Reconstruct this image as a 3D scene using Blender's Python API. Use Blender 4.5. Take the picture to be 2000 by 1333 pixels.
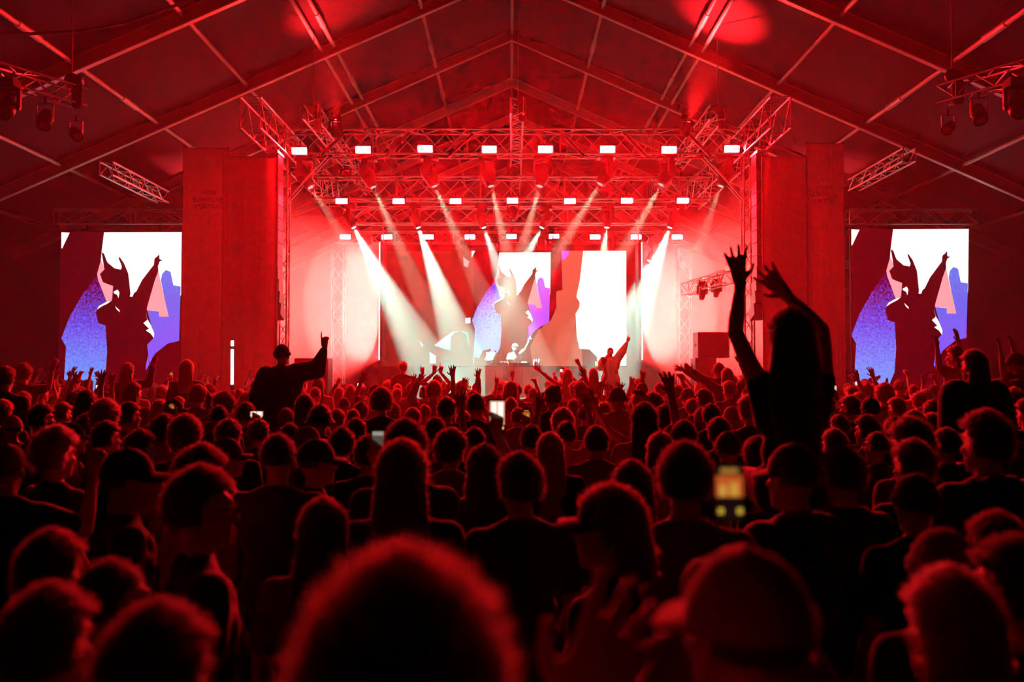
import bpy, bmesh, math, random
from mathutils import Vector, Matrix, noise
V = Vector
scene = bpy.context.scene
for _o in list(bpy.data.objects):
    bpy.data.objects.remove(_o)
C = scene.collection

# ------------------------------------------------------------------ camera
F = 2000 * 35.0 / 36.0
CAMZ = 1.95
PITCH = math.atan(66.5 / F)
cam_d = bpy.data.cameras.new('camera')
cam_d.lens = 35.0
cam_d.sensor_width = 36.0
cam_d.clip_start = 0.05
cam_d.clip_end = 200
cam_d.dof.use_dof = True
cam_d.dof.focus_distance = 22.0
cam_d.dof.aperture_fstop = 2.0
cam = bpy.data.objects.new('camera', cam_d)
cam.location = (0, 0, CAMZ)
cam.rotation_euler = (math.pi / 2 + PITCH, 0, 0)
C.objects.link(cam)
scene.camera = cam

# ------------------------------------------------------------------ world, exposure
scene.view_settings.view_transform = 'Standard'
scene.view_settings.look = 'None'
scene.view_settings.gamma = 1.0
scene.view_settings.use_curve_mapping = False
scene.view_settings.exposure = 0.0
w = bpy.data.worlds.new('night')
scene.world = w
w.use_nodes = True
w.node_tree.nodes['Background'].inputs[0].default_value = (0.25, 0.01, 0.03, 1)
w.node_tree.nodes['Background'].inputs[1].default_value = 0.0
cy = scene.cycles
cy.use_denoising = True
cy.use_adaptive_sampling = True
cy.adaptive_threshold = 0.15
cy.adaptive_min_samples = 20
cy.max_bounces = 4
cy.diffuse_bounces = 1
cy.glossy_bounces = 1
cy.transmission_bounces = 2
cy.volume_bounces = 0
cy.transparent_max_bounces = 6
cy.sample_clamp_indirect = 4.0
cy.sample_clamp_direct = 0.0
cy.caustics_reflective = False
cy.caustics_refractive = False
HAZE_DENSITY = 0.0083
HAZE_G = 0.25
P_STROBE = 2800.0        # radiance of the red strobe faces
P_BEAM_FRONT = 60000.0
P_BEAM_MID = 350000.0
P_BEAM_REAR = 125000.0
P_PANEL = 26000.0
P_SCREEN = 1.0

def at(px, py, d):
    """world point at depth d (metres along +Y) seen at pixel (px, py) of the 2000x1333 frame"""
    u = (px - 1000.0) / F
    v = (666.5 - py) / F
    y = math.cos(PITCH) - math.sin(PITCH) * v
    z = math.sin(PITCH) + math.cos(PITCH) * v
    s = d / y
    return V((u * s, d, CAMZ + z * s))

def pix(p):
    x, y, z = p[0], p[1], p[2] - CAMZ
    f = y * math.cos(PITCH) + z * math.sin(PITCH)
    v = -y * math.sin(PITCH) + z * math.cos(PITCH)
    return 1000 + F * x / f, 666.5 - F * v / f

# ------------------------------------------------------------------ materials
MATS = {}
def mat(name, col, rough=0.7, metal=0.0, sheen=0.0, spec=0.4, var=0.0, vscale=8.0, bump=0.0, bscale=40.0, em=0.0):
    if name in MATS:
        return MATS[name]
    m = bpy.data.materials.new(name)
    m.use_nodes = True
    nt = m.node_tree
    b = nt.nodes['Principled BSDF']
    b.inputs['Base Color'].default_value = (*col, 1)
    b.inputs['Roughness'].default_value = rough
    b.inputs['Metallic'].default_value = metal
    b.inputs['Specular IOR Level'].default_value = spec
    b.inputs['Sheen Weight'].default_value = sheen
    b.inputs['Sheen Roughness'].default_value = 0.35
    if em:
        b.inputs['Emission Color'].default_value = (*col, 1)
        b.inputs['Emission Strength'].default_value = em
    if var or bump:
        tc = nt.nodes.new('ShaderNodeTexCoord')
        n = nt.nodes.new('ShaderNodeTexNoise')
        n.inputs['Scale'].default_value = vscale
        n.inputs['Detail'].default_value = 3
        nt.links.new(tc.outputs['Object'], n.inputs['Vector'])
        if var:
            mx = nt.nodes.new('ShaderNodeMix')
            mx.data_type = 'RGBA'
            mx.inputs[6].default_value = (*[c * (1 - var) for c in col], 1)
            mx.inputs[7].default_value = (*[min(1, c * (1 + var)) for c in col], 1)
            nt.links.new(n.outputs['Fac'], mx.inputs[0])
            nt.links.new(mx.outputs[2], b.inputs['Base Color'])
        if bump:
            n2 = nt.nodes.new('ShaderNodeTexNoise')
            n2.inputs['Scale'].default_value = bscale
            nt.links.new(tc.outputs['Object'], n2.inputs['Vector'])
            bp = nt.nodes.new('ShaderNodeBump')
            bp.inputs['Strength'].default_value = bump
            bp.inputs['Distance'].default_value = 0.02
            nt.links.new(n2.outputs['Fac'], bp.inputs['Height'])
            nt.links.new(bp.outputs['Normal'], b.inputs['Normal'])
    MATS[name] = m
    return m

def emat(name, col, strength):
    if name in MATS:
        return MATS[name]
    m = bpy.data.materials.new(name)
    m.use_nodes = True
    nt = m.node_tree
    nt.nodes.remove(nt.nodes['Principled BSDF'])
    e = nt.nodes.new('ShaderNodeEmission')
    e.inputs[0].default_value = (*col, 1)
    e.inputs[1].default_value = strength
    nt.links.new(e.outputs[0], nt.nodes['Material Output'].inputs[0])
    MATS[name] = m
    return m

ALU = mat('aluminium', (0.62, 0.58, 0.52), 0.38, 0.85)
ALUD = mat('anodised_beam', (0.42, 0.36, 0.30), 0.5, 0.3, var=0.15, vscale=1.5)
FLANGE = mat('bare_beam_edge', (0.75, 0.66, 0.52), 0.45, 0.3)
BLACKM = mat('black_powder_coat', (0.018, 0.016, 0.017), 0.45)
CLOTH = mat('black_scrim', (0.03, 0.025, 0.026), 0.95, var=0.2, bump=0.2)
RUBBER = mat('black_rubber', (0.01, 0.01, 0.01), 0.8)

# ------------------------------------------------------------------ mesh helpers
class MB:
    def __init__(s):
        s.v, s.f, s.m = [], [], []
    def add(s, vs, fs, mi=0):
        o = len(s.v)
        s.v += [tuple(q) for q in vs]
        s.f += [[o + i for i in q] for q in fs]
        s.m += [mi] * len(fs)
        return s
    def box(s, c, size, R=None, mi=0, taper=1.0):
        hx, hy, hz = size[0] / 2, size[1] / 2, size[2] / 2
        pts = []
        for z in (-1, 1):
            k = taper if z > 0 else 1
            for x, y in ((-1, -1), (1, -1), (1, 1), (-1, 1)):
                p = V((x * hx * k, y * hy * k, z * hz))
                if R is not None:
                    p = R @ p
                pts.append(p + V(c))
        return s.add(pts, [[3, 2, 1, 0], [4, 5, 6, 7], [0, 1, 5, 4], [1, 2, 6, 5], [2, 3, 7, 6], [3, 0, 4, 7]], mi)
    def tube(s, p0, p1, r0, r1=None, n=8, mi=0):
        p0, p1 = V(p0), V(p1)
        r1 = r0 if r1 is None else r1
        q = (p1 - p0).to_track_quat('Z', 'Y')
        pts = []
        for p, r in ((p0, r0), (p1, r1)):
            for i in range(n):
                a = 2 * math.pi * i / n
                pts.append(p + q @ V((r * math.cos(a), r * math.sin(a), 0)))
        fs = [[i, (i + 1) % n, n + (i + 1) % n, n + i] for i in range(n)]
        fs += [list(range(n))[::-1], list(range(n, 2 * n))]
        return s.add(pts, fs, mi)
    def path(s, pts, r, n=6, mi=0):
        for a, b in zip(pts[:-1], pts[1:]):
            s.tube(a, b, r, r, n, mi)
        return s
    def lathe(s, prof, c=(0, 0, 0), R=None, n=16, sx=1, sy=1, mi=0):
        pts, fs = [], []
        for r, z in prof:
            for i in range(n):
                a = 2 * math.pi * i / n
                p = V((r * math.cos(a) * sx, r * math.sin(a) * sy, z))
                if R is not None:
                    p = R @ p
                pts.append(p + V(c))
        for k in range(len(prof) - 1):
            for i in range(n):
                fs.append([k * n + i, k * n + (i + 1) % n, (k + 1) * n + (i + 1) % n, (k + 1) * n + i])
        fs.append(list(range(n))[::-1])
        m = (len(prof) - 1) * n
        fs.append(list(range(m, m + n)))
        return s.add(pts, fs, mi)
    def ell(s, c, r, R=None, n=14, k=8, mi=0):
        prof = [(max(1e-4, math.cos(a)), math.sin(a)) for a in [math.pi * (i / k - 0.5) for i in range(k + 1)]]
        pts, fs = [], []
        for q, z in prof:
            for i in range(n):
                a = 2 * math.pi * i / n
                p = V((r[0] * q * math.cos(a), r[1] * q * math.sin(a), r[2] * z))
                if R is not None:
                    p = R @ p
                pts.append(p + V(c))
        for j in range(k):
            for i in range(n):
                fs.append([j * n + i, j * n + (i + 1) % n, (j + 1) * n + (i + 1) % n, (j + 1) * n + i])
        return s.add(pts, fs, mi)
    def cap(s, p0, p1, r0, r1=None, n=12, flat=None):
        """tapered capsule; flat=(direction, factor) squashes the section"""
        p0, p1 = V(p0), V(p1)
        r1 = r0 if r1 is None else r1
        d = p1 - p0
        L = d.length
        q = d.to_track_quat('Z', 'Y') if L > 1e-6 else Matrix.Identity(3).to_quaternion()
        prof = []
        for a in (-90, -60, -30, 0):
            prof.append((r0 * math.cos(math.radians(a)), r0 * math.sin(math.radians(a))))
        for a in (0, 30, 60, 90):
            prof.append((r1 * math.cos(math.radians(a)), L + r1 * math.sin(math.radians(a))))
        pts, fs = [], []
        for r, z in prof:
            r = max(r, 1e-4)
            for i in range(n):
                a = 2 * math.pi * i / n
                o = q @ V((r * math.cos(a), r * math.sin(a), 0))
                if flat:
                    fd = V(flat[0]).normalized()
                    o -= fd * o.dot(fd) * (1 - flat[1])
                pts.append(p0 + q @ V((0, 0, z)) + o)
        for j in range(len(prof) - 1):
            for i in range(n):
                fs.append([j * n + i, j * n + (i + 1) % n, (j + 1) * n + (i + 1) % n, (j + 1) * n + i])
        fs.append(list(range(n))[::-1])
        m = (len(prof) - 1) * n
        fs.append(list(range(m, m + n)))
        return s.add(pts, fs)
    def mesh(s, name, mats=(), smooth=False, offset=None):
        me = bpy.data.meshes.new(name)
        vs = s.v if offset is None else [(a[0] - offset[0], a[1] - offset[1], a[2] - offset[2]) for a in s.v]
        me.from_pydata(vs, [], s.f)
        for m in mats:
            me.materials.append(m)
        me.polygons.foreach_set('material_index', s.m)
        if smooth:
            me.polygons.foreach_set('use_smooth', [True] * len(s.f))
        me.update()
        return me
    def build(s, name, mats, parent=None, smooth=False, label=None):
        """world-coordinate geometry -> one object (under an unrotated parent)"""
        if not isinstance(mats, (list, tuple)):
            mats = [mats]
        off = parent.location if parent is not None else None
        o = bpy.data.objects.new(name, s.mesh(name, mats, smooth, off))
        C.objects.link(o)
        o.parent = parent
        if label:
            o['label'] = label
        return o

def tag(o, label, cat, group=None):
    o['label'] = label
    o['category'] = cat
    if group:
        o['group'] = group
    return o

def thing(name, loc, label, cat, group=None):
    o = bpy.data.objects.new(name, None)
    o.empty_display_size = 0.1
    o.location = loc
    C.objects.link(o)
    return tag(o, label, cat, group)

def link(name, me, parent, m=None):
    o = bpy.data.objects.new(name, me)
    C.objects.link(o)
    o.parent = parent
    if m is not None:
        o.material_slots[0].link = 'OBJECT'
        o.material_slots[0].material = m
    return o

UNIT = {}
def unit_tube(m):
    if m.name not in UNIT:
        UNIT[m.name] = MB().tube((0, 0, 0), (0, 0, 1), 1, 1, 8).mesh('tube_' + m.name, [m], True)
        me = UNIT[m.name]
        for p in me.polygons:
            if len(p.vertices) > 4:
                p.use_smooth = False
    return UNIT[m.name]

def rod(name, p0, p1, r, m, parent):
    """one straight tube as an object of its own, sharing its mesh with all others"""
    p0, p1 = V(p0), V(p1)
    o = bpy.data.objects.new(name, unit_tube(m))
    C.objects.link(o)
    o.parent = parent
    base = parent.location if parent is not None else V((0, 0, 0))
    o.location = p0 - base
    d = p1 - p0
    o.rotation_mode = 'QUATERNION'
    o.rotation_quaternion = d.to_track_quat('Z', 'Y')
    o.scale = (r, r, d.length)
    return o

def ordinal(i):
    names = ['first', 'second', 'third', 'fourth', 'fifth', 'sixth', 'seventh', 'eighth', 'ninth', 'tenth', 'eleventh',
             'twelfth', 'thirteenth', 'fourteenth', 'fifteenth', 'sixteenth', 'seventeenth', 'eighteenth', 'nineteenth', 'twentieth']
    return names[i] if i < 20 else str(i + 1) + 'th'

# ------------------------------------------------------------------ the tent
RIDGE = at(1000, 60, 30.8).z
SLOPE = 0.443
HALF = 15.5
floor = MB().box((0, 20, -0.05), (44, 60, 0.1)).build('floor', mat('trodden_ground', (0.05, 0.04, 0.04), 0.9, var=0.4, vscale=2, bump=0.5))
floor['kind'] = 'structure'

def roof_mat():
    m = bpy.data.materials.new('tent_membrane')
    m.use_nodes = True
    nt = m.node_tree
    b = nt.nodes['Principled BSDF']
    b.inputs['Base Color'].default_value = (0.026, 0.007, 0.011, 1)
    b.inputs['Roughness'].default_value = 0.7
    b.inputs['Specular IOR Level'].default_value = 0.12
    tc = nt.nodes.new('ShaderNodeTexCoord')
    mp = nt.nodes.new('ShaderNodeMapping')
    mp.inputs['Scale'].default_value = (1.2, 0.25, 1.2)
    n = nt.nodes.new('ShaderNodeTexNoise')
    n.inputs['Scale'].default_value = 1.6
    n.inputs['Detail'].default_value = 4
    bp = nt.nodes.new('ShaderNodeBump')
    bp.inputs['Strength'].default_value = 0.35
    bp.inputs['Distance'].default_value = 0.05
    nt.links.new(tc.outputs['Object'], mp.inputs[0])
    nt.links.new(mp.outputs[0], n.inputs['Vector'])
    nt.links.new(n.outputs['Fac'], bp.inputs['Height'])
    nt.links.new(bp.outputs['Normal'], b.inputs['Normal'])
    return m
ROOF = roof_mat()
Y0, Y1 = -6.0, 50.8
zr = RIDGE + 0.06
ze = zr - HALF * SLOPE
ceil_o = MB().add([(0, Y0, zr), (0, Y1, zr), (0, Y1, zr + .04), (0, Y0, zr + .04)], [[0, 1, 2, 3]]).build('ceiling', FLANGE)
ceil_o['kind'] = 'structure'
bays = [Y0] + [0.8 + 5 * k for k in range(0, 11)]
for k in range(len(bays) - 1):
    for s in (-1, 1):
        y0, y1 = bays[k], bays[k + 1]
        vs = [(0, y0, zr), (0, y1, zr), (s * HALF, y1, ze), (s * HALF, y0, ze)]
        vs += [(a, b, c + 0.02) for a, b, c in vs]
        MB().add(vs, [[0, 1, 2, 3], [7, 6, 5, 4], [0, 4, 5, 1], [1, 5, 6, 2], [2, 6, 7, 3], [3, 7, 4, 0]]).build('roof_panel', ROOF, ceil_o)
for k in range(0, 11):
    y = 0.8 + 5 * k
    for s in (-1, 1):
        h = 0.32
        web = MB()
        a0, a1 = V((0, y, RIDGE)), V((s * HALF, y, RIDGE - HALF * SLOPE))
        def slab(mb, dy, zt, zb):
            vs = [(0, y - dy, RIDGE + zt), (0, y + dy, RIDGE + zt), (a1.x, y + dy, a1.z + zt), (a1.x, y - dy, a1.z + zt),
                  (0, y - dy, RIDGE + zb), (0, y + dy, RIDGE + zb), (a1.x, y + dy, a1.z + zb), (a1.x, y - dy, a1.z + zb)]
            mb.add(vs, [[0, 1, 2, 3], [7, 6, 5, 4], [0, 4, 5, 1], [1, 5, 6, 2], [2, 6, 7, 3], [3, 7, 4, 0]])
        slab(web, 0.055, 0.0, -h + 0.035)
        r = web.build('rafter', ALUD, ceil_o)
        fl = MB()
        slab(fl, 0.075, -h + 0.035, -h)
        fl.build('rafter_edge', FLANGE, r)
        fl = MB()
        slab(fl, 0.075, 0.02, -0.02)
        fl.build('rafter_edge', FLANGE, r)
PURL = mat('purlin_tube', (0.62, 0.52, 0.4), 0.5, 0.3)
for k in range(0, 10):
    y0, y1 = 0.8 + 5 * k, 5.8 + 5 * k
    for x in (0, 2.38, -2.38, 4.66, -4.66, 4.98, -4.98, 6.95, -6.95, 9.25, -9.25, 11.75, -11.75, 14.0, -14.0):
        z = RIDGE - abs(x) * SLOPE - 0.10
        rod('purlin', (x, y0, z), (x, y1, z), 0.055, PURL, ceil_o)
        if abs(x) in (2.38, 4.66, 9.25):
            q = rod('purlin_clamp', (x, y0 + 2.6, z), (x, y0 + 3.5, z), 0.075, FLANGE, ceil_o)
for s, nm in ((-1, 'wall_left'), (1, 'wall_right')):
    wl = MB().box((s * (HALF + 0.05), (Y0 + Y1) / 2, ze / 2), (0.06, Y1 - Y0, ze)).build(nm, mat('tent_wall', (0.10, 0.09, 0.09), 0.8, var=0.2, bump=0.3, bscale=3))
    wl['kind'] = 'structure'
bw = MB().add([(-HALF, Y1, 0), (HALF, Y1, 0), (HALF, Y1, ze), (0, Y1, zr), (-HALF, Y1, ze),
               (-HALF, Y1 + .06, 0), (HALF, Y1 + .06, 0), (HALF, Y1 + .06, ze), (0, Y1 + .06, zr), (-HALF, Y1 + .06, ze)],
              [[0, 1, 2, 3, 4], [9, 8, 7, 6, 5], [0, 5, 6, 1], [1, 6, 7, 2], [2, 7, 8, 3], [3, 8, 9, 4], [4, 9, 5, 0]]).build('wall_back', MATS['tent_wall'])
bw['kind'] = 'structure'

# ------------------------------------------------------------------ trusses
def truss(label, p0, p1, up, wd, ht, step=0.55, name='box_truss', rc=0.026, rb=0.014, ladder=False, group='stage trusses'):
    """box truss from p0 to p1; the line p0-p1 is the middle of the section"""
    p0, p1, up = V(p0), V(p1), V(up).normalized()
    d = (p1 - p0)
    L = d.length
    d.normalize()
    side = d.cross(up).normalized()
    up = side.cross(d).normalized()
    t = thing(name, p0, label, 'truss', group)
    cor = [(-1, 1), (1, 1), (1, -1), (-1, -1)]
    off = [side * (a * wd / 2) + up * (b * ht / 2) for a, b in cor]
    for o in off:
        rod('chord', p0 + o, p1 + o, rc, ALU, t)
    n = max(2, int(round(L / step)))
    for i in range(n):
        a = p0 + d * (L * i / n)
        b = p0 + d * (L * (i + 1) / n)
        for j in range(4):
            u, v = off[j], off[(j + 1) % 4]
            if ladder and j in (0, 2):
                rod('brace', a + u, a + v, rb, ALU, t)
                continue
            if i % 2 == 0:
                rod('brace', a + u, b + v, rb, ALU, t)
            else:
                rod('brace', a + v, b + u, rb, ALU, t)
        if i % 4 == 0:
            rod('brace', a + off[0], a + off[3], rb, ALU, t)
            rod('brace', a + off[1], a + off[2], rb, ALU, t)
    return t

DF, D2, D3, D4 = 25.5, 28.8, 31.2, 33.6
def xr(px, d):
    return at(px, 700, d).x
def zr_(py, d):
    return at(1000, py, d).z
ztF, zbF = zr_(252, DF), zr_(300, DF)
truss('front lighting truss carrying the row of eight red strobes', (-6.0, DF + .28, (ztF + zbF) / 2), (6.1, DF + .28, (ztF + zbF) / 2), (0, 0, 1), 0.56, ztF - zbF, 0.6)
zt2, zb2 = zr_(345, D2), zr_(388, D2)
truss('second lighting truss behind the front one, carrying seven strobes', (-5.85, D2 + .25, (zt2 + zb2) / 2), (5.85, D2 + .25, (zt2 + zb2) / 2), (0, 0, 1), 0.5, zt2 - zb2, 0.62)
zt3, zb3 = zr_(403, D3), zr_(435, D3)
truss('third lighting truss with the bright moving heads below it', (-5.3, D3 + .25, (zt3 + zb3) / 2), (5.3, D3 + .25, (zt3 + zb3) / 2), (0, 0, 1), 0.45, zt3 - zb3, 0.6)
zt4, zb4 = zr_(452, D4), zr_(474, D4)
truss('rearmost lighting truss above the stage video wall', (-6.0, D4 + .2, (zt4 + zb4) / 2), (6.0, D4 + .2, (zt4 + zb4) / 2), (0, 0, 1), 0.4, zt4 - zb4, 0.5)
zS = (at(458, 189, 22.55).z + at(457, 249, 22.55).z) / 2
hS = at(458, 189, 22.55).z - at(457, 249, 22.55).z
for s, nm in ((-1, 'left'), (1, 'right')):
    x = s * 6.06 + 0.08
    truss(f'{nm} side truss running from above the loudspeakers to the rear', (x, 22.55, zS), (x, 33.8, zS), (0, 0, 1), 0.46, hS, 0.62, ladder=True)
    truss(f'{nm} roof truss hung lengthwise above the stage', (s * 4.95 + .05, 24.0, zr_(218, 24.0)), (s * 4.95 + .05, 34.4, zr_(218, 24.0)), (0, 0, 1), 0.34, 0.34, 0.4)
    xt = xr(552 if s < 0 else 1462, DF + .3)
    truss(f'{nm} front tower holding up the front truss', (xt, DF + .3, 0), (xt, DF + .3, zbF), (0, 1, 0), 0.24, 0.3, 0.42, name='truss_tower', rb=0.012, group='stage towers')
    xt2 = xr(660 if s < 0 else 1337, D4 + 1.6)
    truss(f'{nm} rear tower beside the stage video wall', (xt2, D4 + 1.6, 0), (xt2, D4 + 1.6, zb4), (0, 1, 0), 0.42, 0.42, 0.6, name='truss_tower', group='stage towers')
truss('middle roof truss hung lengthwise over the stage centre', (0.12, 23.6, zr_(205, 23.6)), (0.12, 34.4, zr_(205, 23.6)), (0, 0, 1), 0.3, 0.36, 0.4)
# slanted knee braces at the front corners
for s, nm in ((-1, 'left'), (1, 'right')):
    xt = xr(552 if s < 0 else 1462, DF + .3)
    kb = thing('knee_brace', (xt, DF + .3, zbF - 1.3), f'slanted tube pair bracing the {nm} front tower to its truss', 'brace')
    for dy in (-.12, .12):
        rod('brace', (xt, DF + .3 + dy, zbF - 1.3), (xt - s * 1.15, DF + .3 + dy, zbF - 0.02), 0.024, ALU, kb)

# ------------------------------------------------------------------ strobes
RED = (1.0, 0.006, 0.011)
LENS_S = emat('strobe_glow', RED, P_STROBE)
def make_strobe_meshes(wd, ht):
    body = MB().box((0, 0.07, 0), (wd + .05, .12, ht + .05)).box((0, .15, 0), (wd * .8, .06, ht * .7)).mesh('strobe_housing', [BLACKM])
    added_visor = MB().box((0, -.075, ht / 2 + .018), (wd + .05, .17, .012)).box((-wd / 2 - .02, -.045, .012), (.01, .11, ht + .02)).box((wd / 2 + .02, -.045, .012), (.01, .11, ht + .02)).mesh('added_strobe_visor', [BLACKM])  # visor added to cut strobe light thrown up at the roof
    lens = MB().box((0, 0.003, 0), (wd, .012, ht)).mesh('strobe_lens', [LENS_S])
    yoke = MB().box((-wd / 2 - .035, .06, .05), (.012, .04, .18)).box((wd / 2 + .035, .06, .05), (.012, .04, .18)).box((0, .06, .14), (wd + .08, .04, .012)).tube((0, .06, .14), (0, .06, .24), .018).mesh('strobe_yoke', [BLACKM])
    return body, lens, yoke, added_visor
def strobe_row(pts, d, wpx, hpx, row):
    wd, ht = wpx * d / F, hpx * d / F
    bm_, ln, yk, vz = make_strobe_meshes(wd, ht)
    for i, (x, y) in enumerate(pts):
        t = thing('strobe_light', at(x, y, d), f'glowing red strobe on the {row}, {ordinal(i)} from left', 'strobe light', f'strobes on the {row}')
        link('housing', bm_, t)
        link('lens', ln, t)
        link('yoke', yk, t)
        link('added_visor', vz, t)
        t.rotation_euler = (.28, 0, 0)
strobe_row([(586, 295), (710, 293), (831, 291), (956, 292), (1065, 292), (1186, 292), (1306, 293), (1428, 291)], DF - .12, 27, 13, 'front truss')
strobe_row([(668, 393), (779, 393), (890, 393), (1001, 392), (1113, 393), (1224, 392), (1333, 392)], D2 - .12, 21, 10, 'second truss')
strobe_row([(675, 463), (756, 463), (837, 463), (918, 463), (999, 462), (1082, 462), (1162, 463), (1242, 463), (1322, 463)], D4 - .12, 19, 9, 'rear truss')

# ------------------------------------------------------------------ moving heads
LENS_M = emat('beam_lens', (0.82, 0.95, 1.0), 25.0)
LENS_F = emat('beam_lens_dim', (0.82, 0.95, 0.9), .5)
LENS_B = mat('dark_lens', (0.02, 0.02, 0.03), 0.1, spec=0.8)
def axis_R(d, roll_ref=V((0, 1, 0))):
    return V(d).normalized().to_track_quat('Z', 'Y').to_matrix()
MH = {}
def mh_mesh(key, sc):
    if (key, sc) not in MH:
        if key == 'head':
            m = MB().lathe([(.05, -.20), (.115, -.19), (.135, -.12), (.14, -.02), (.125, .04), (.105, .14), (.085, .2), (.075, .235), (.06, .235)], n=14)
            m.lathe([(.088, .195), (.096, .2), (.096, .22), (.088, .225)], n=14)
        elif key == 'base':
            m = MB().box((0, 0, -.07), (.32, .26, .12), taper=.9).box((0, 0, -.005), (.26, .2, .02)).tube((-.1, 0, 0), (-.1, 0, .1), .02).tube((.1, 0, 0), (.1, 0, .1), .02)
        elif key == 'yoke':
            m = MB().box((0, 0, -.15), (.34, .12, .05))
            for s in (-1, 1):
                m.box((s * .165, 0, -.28), (.05, .11, .28), taper=1.0).ell((s * .165, 0, -.40), (.028, .065, .065))
        m.v = [(a * sc, b * sc, c * sc) for a, b, c in m.v]
        MH[(key, sc)] = m.mesh('moving_' + key, [BLACKM], key == 'head')
    return MH[(key, sc)]
LENSM = {}
def moving_head(src, tgt, label, sc, power, cone, lens, group, blend=0.3, col=(0.20, 1.0, 0.84), radius=0.05, light=True):
    """src: where the lens is; the fixture hangs above it"""
    src, tgt = V(src), V(tgt)
    d = (tgt - src).normalized()
    pivot = src - d * 0.235 * sc
    base = pivot + V((0, 0, .40 * sc))
    t = thing('moving_head_light', base, label, 'stage light', group)
    link('base', mh_mesh('base', sc), t)
    yaw = math.atan2(d.y, d.x) + math.pi / 2
    y = link('yoke', mh_mesh('yoke', sc), t)
    y.rotation_euler = (0, 0, yaw)
    h = link('head', mh_mesh('head', sc), t)
    h.location = pivot - base
    h.rotation_mode = 'QUATERNION'
    h.rotation_quaternion = d.to_track_quat('Z', 'Y')
    k = (lens.name, sc)
    if k not in LENSM:
        LENSM[k] = MB().lathe([(.055 * sc, .222 * sc), (.055 * sc, .236 * sc), (.04 * sc, .242 * sc), (.002, .245 * sc)], n=14).mesh('moving_lens', [lens], True)
    l = link('lens', LENSM[k], h)
    if light:
        ld = bpy.data.lights.new('beam', 'SPOT')
        ld.energy = power
        ld.color = col
        ld.spot_size = math.radians(cone)
        ld.spot_blend = blend
        ld.shadow_soft_size = radius
        lo = bpy.data.objects.new('beam', ld)
        C.objects.link(lo)
        lo.parent = h
        lo.location = (0, 0, .26 * sc)
        lo.rotation_euler = (math.pi, 0, 0)
    return t

front = [((607, 366), (680, 480)), ((729, 366), (815, 560)), ((849, 364), (935, 560)), ((959, 364), (985, 470)),
         ((1054, 364), (1030, 450)), ((1172, 360), (1085, 500)), ((1291, 361), (1225, 480)), ((1408, 364), (1350, 520))]
for i, (a, b) in enumerate(front):
    moving_head(at(*a, DF + .42), at(*b, DF + .1), f'black moving head under the front truss, {ordinal(i)} from left', 1.45, P_BEAM_FRONT * (0.35 if i in (0, 7) else 1), 11, LENS_F, 'moving heads under the front truss', col=(0.4, 1.0, 0.72))
mid = [((691, 445), (800, 650)), ((817, 445), (885, 640)), ((945, 445), (1000, 600)), ((1058, 445), (985, 580)), ((1185, 445), (1170, 560)), ((1308, 445), (1235, 640))]
for i, (a, b) in enumerate(mid):
    moving_head(at(*a, D3 - .1), at(*b, D3 - .3), f'lit moving head under the third truss, {ordinal(i)} from left', 1.2, P_BEAM_MID * (1, 1, .3, .3, .25, 1)[i], 19, LENS_M, 'moving heads under the third truss')
rear = [((724, 510), (815, 690)), ((918, 510), (985, 610)), ((1079, 507), (990, 660)), ((1268, 510), (1200, 650))]
for i, (a, b) in enumerate(rear):
    moving_head(at(*a, D4 - .5), at(*b, D4 - .8), f'lit moving head under the rear truss, {ordinal(i)} from left', 1.15, P_BEAM_REAR * (1.2, .45, .4, 1.2)[i], 17, LENS_M, 'moving heads under the rear truss')
for i, (x, y) in enumerate([(967, 500), (1062, 492), (1193, 490)]):
    p = at(x, y, D4 - .3)
    moving_head(p, p + V((.1, -.3, -1)), f'unlit moving head hanging before the video wall, {ordinal(i)} from left', 1.0, 0, 10, LENS_B, 'unlit heads before the video wall', light=False)
for i, (x, y) in enumerate([(673, 362), (1003, 352), (1002, 430), (1320, 362)]):
    p = at(x, y, D2 + 1.0)
    moving_head(p, p + V((0, -.3, -1)), f'unlit moving head among the roof trusses, {ordinal(i)} from left', 1.0, 0, 10, LENS_B, 'unlit heads among the trusses', light=False)

# black LED battens leaning in the front truss
for i, (x0, y0, x1, y1) in enumerate([(625, 306, 672, 262), (754, 306, 800, 260), (875, 306, 924, 262), (1097, 260, 1141, 306), (1216, 258, 1262, 306), (1342, 260, 1388, 306)]):
    a, b = at(x0, y0, DF - .06), at(x1, y1, DF - .06)
    t = thing('led_batten', a, f'slim black batten leaning in the front truss, {ordinal(i)} from left', 'light batten', 'battens in the front truss')
    d = (b - a)
    R = d.normalized().to_track_quat('Z', 'Y').to_matrix()
    MB().box((a + b) / 2, (.085, .07, d.length), R).build('housing', BLACKM, t)
    MB().box((a + b) / 2 + V((0, -.04, 0)), (.05, .012, d.length * .94), R).build('lens_strip', LENS_B, t)

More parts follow.
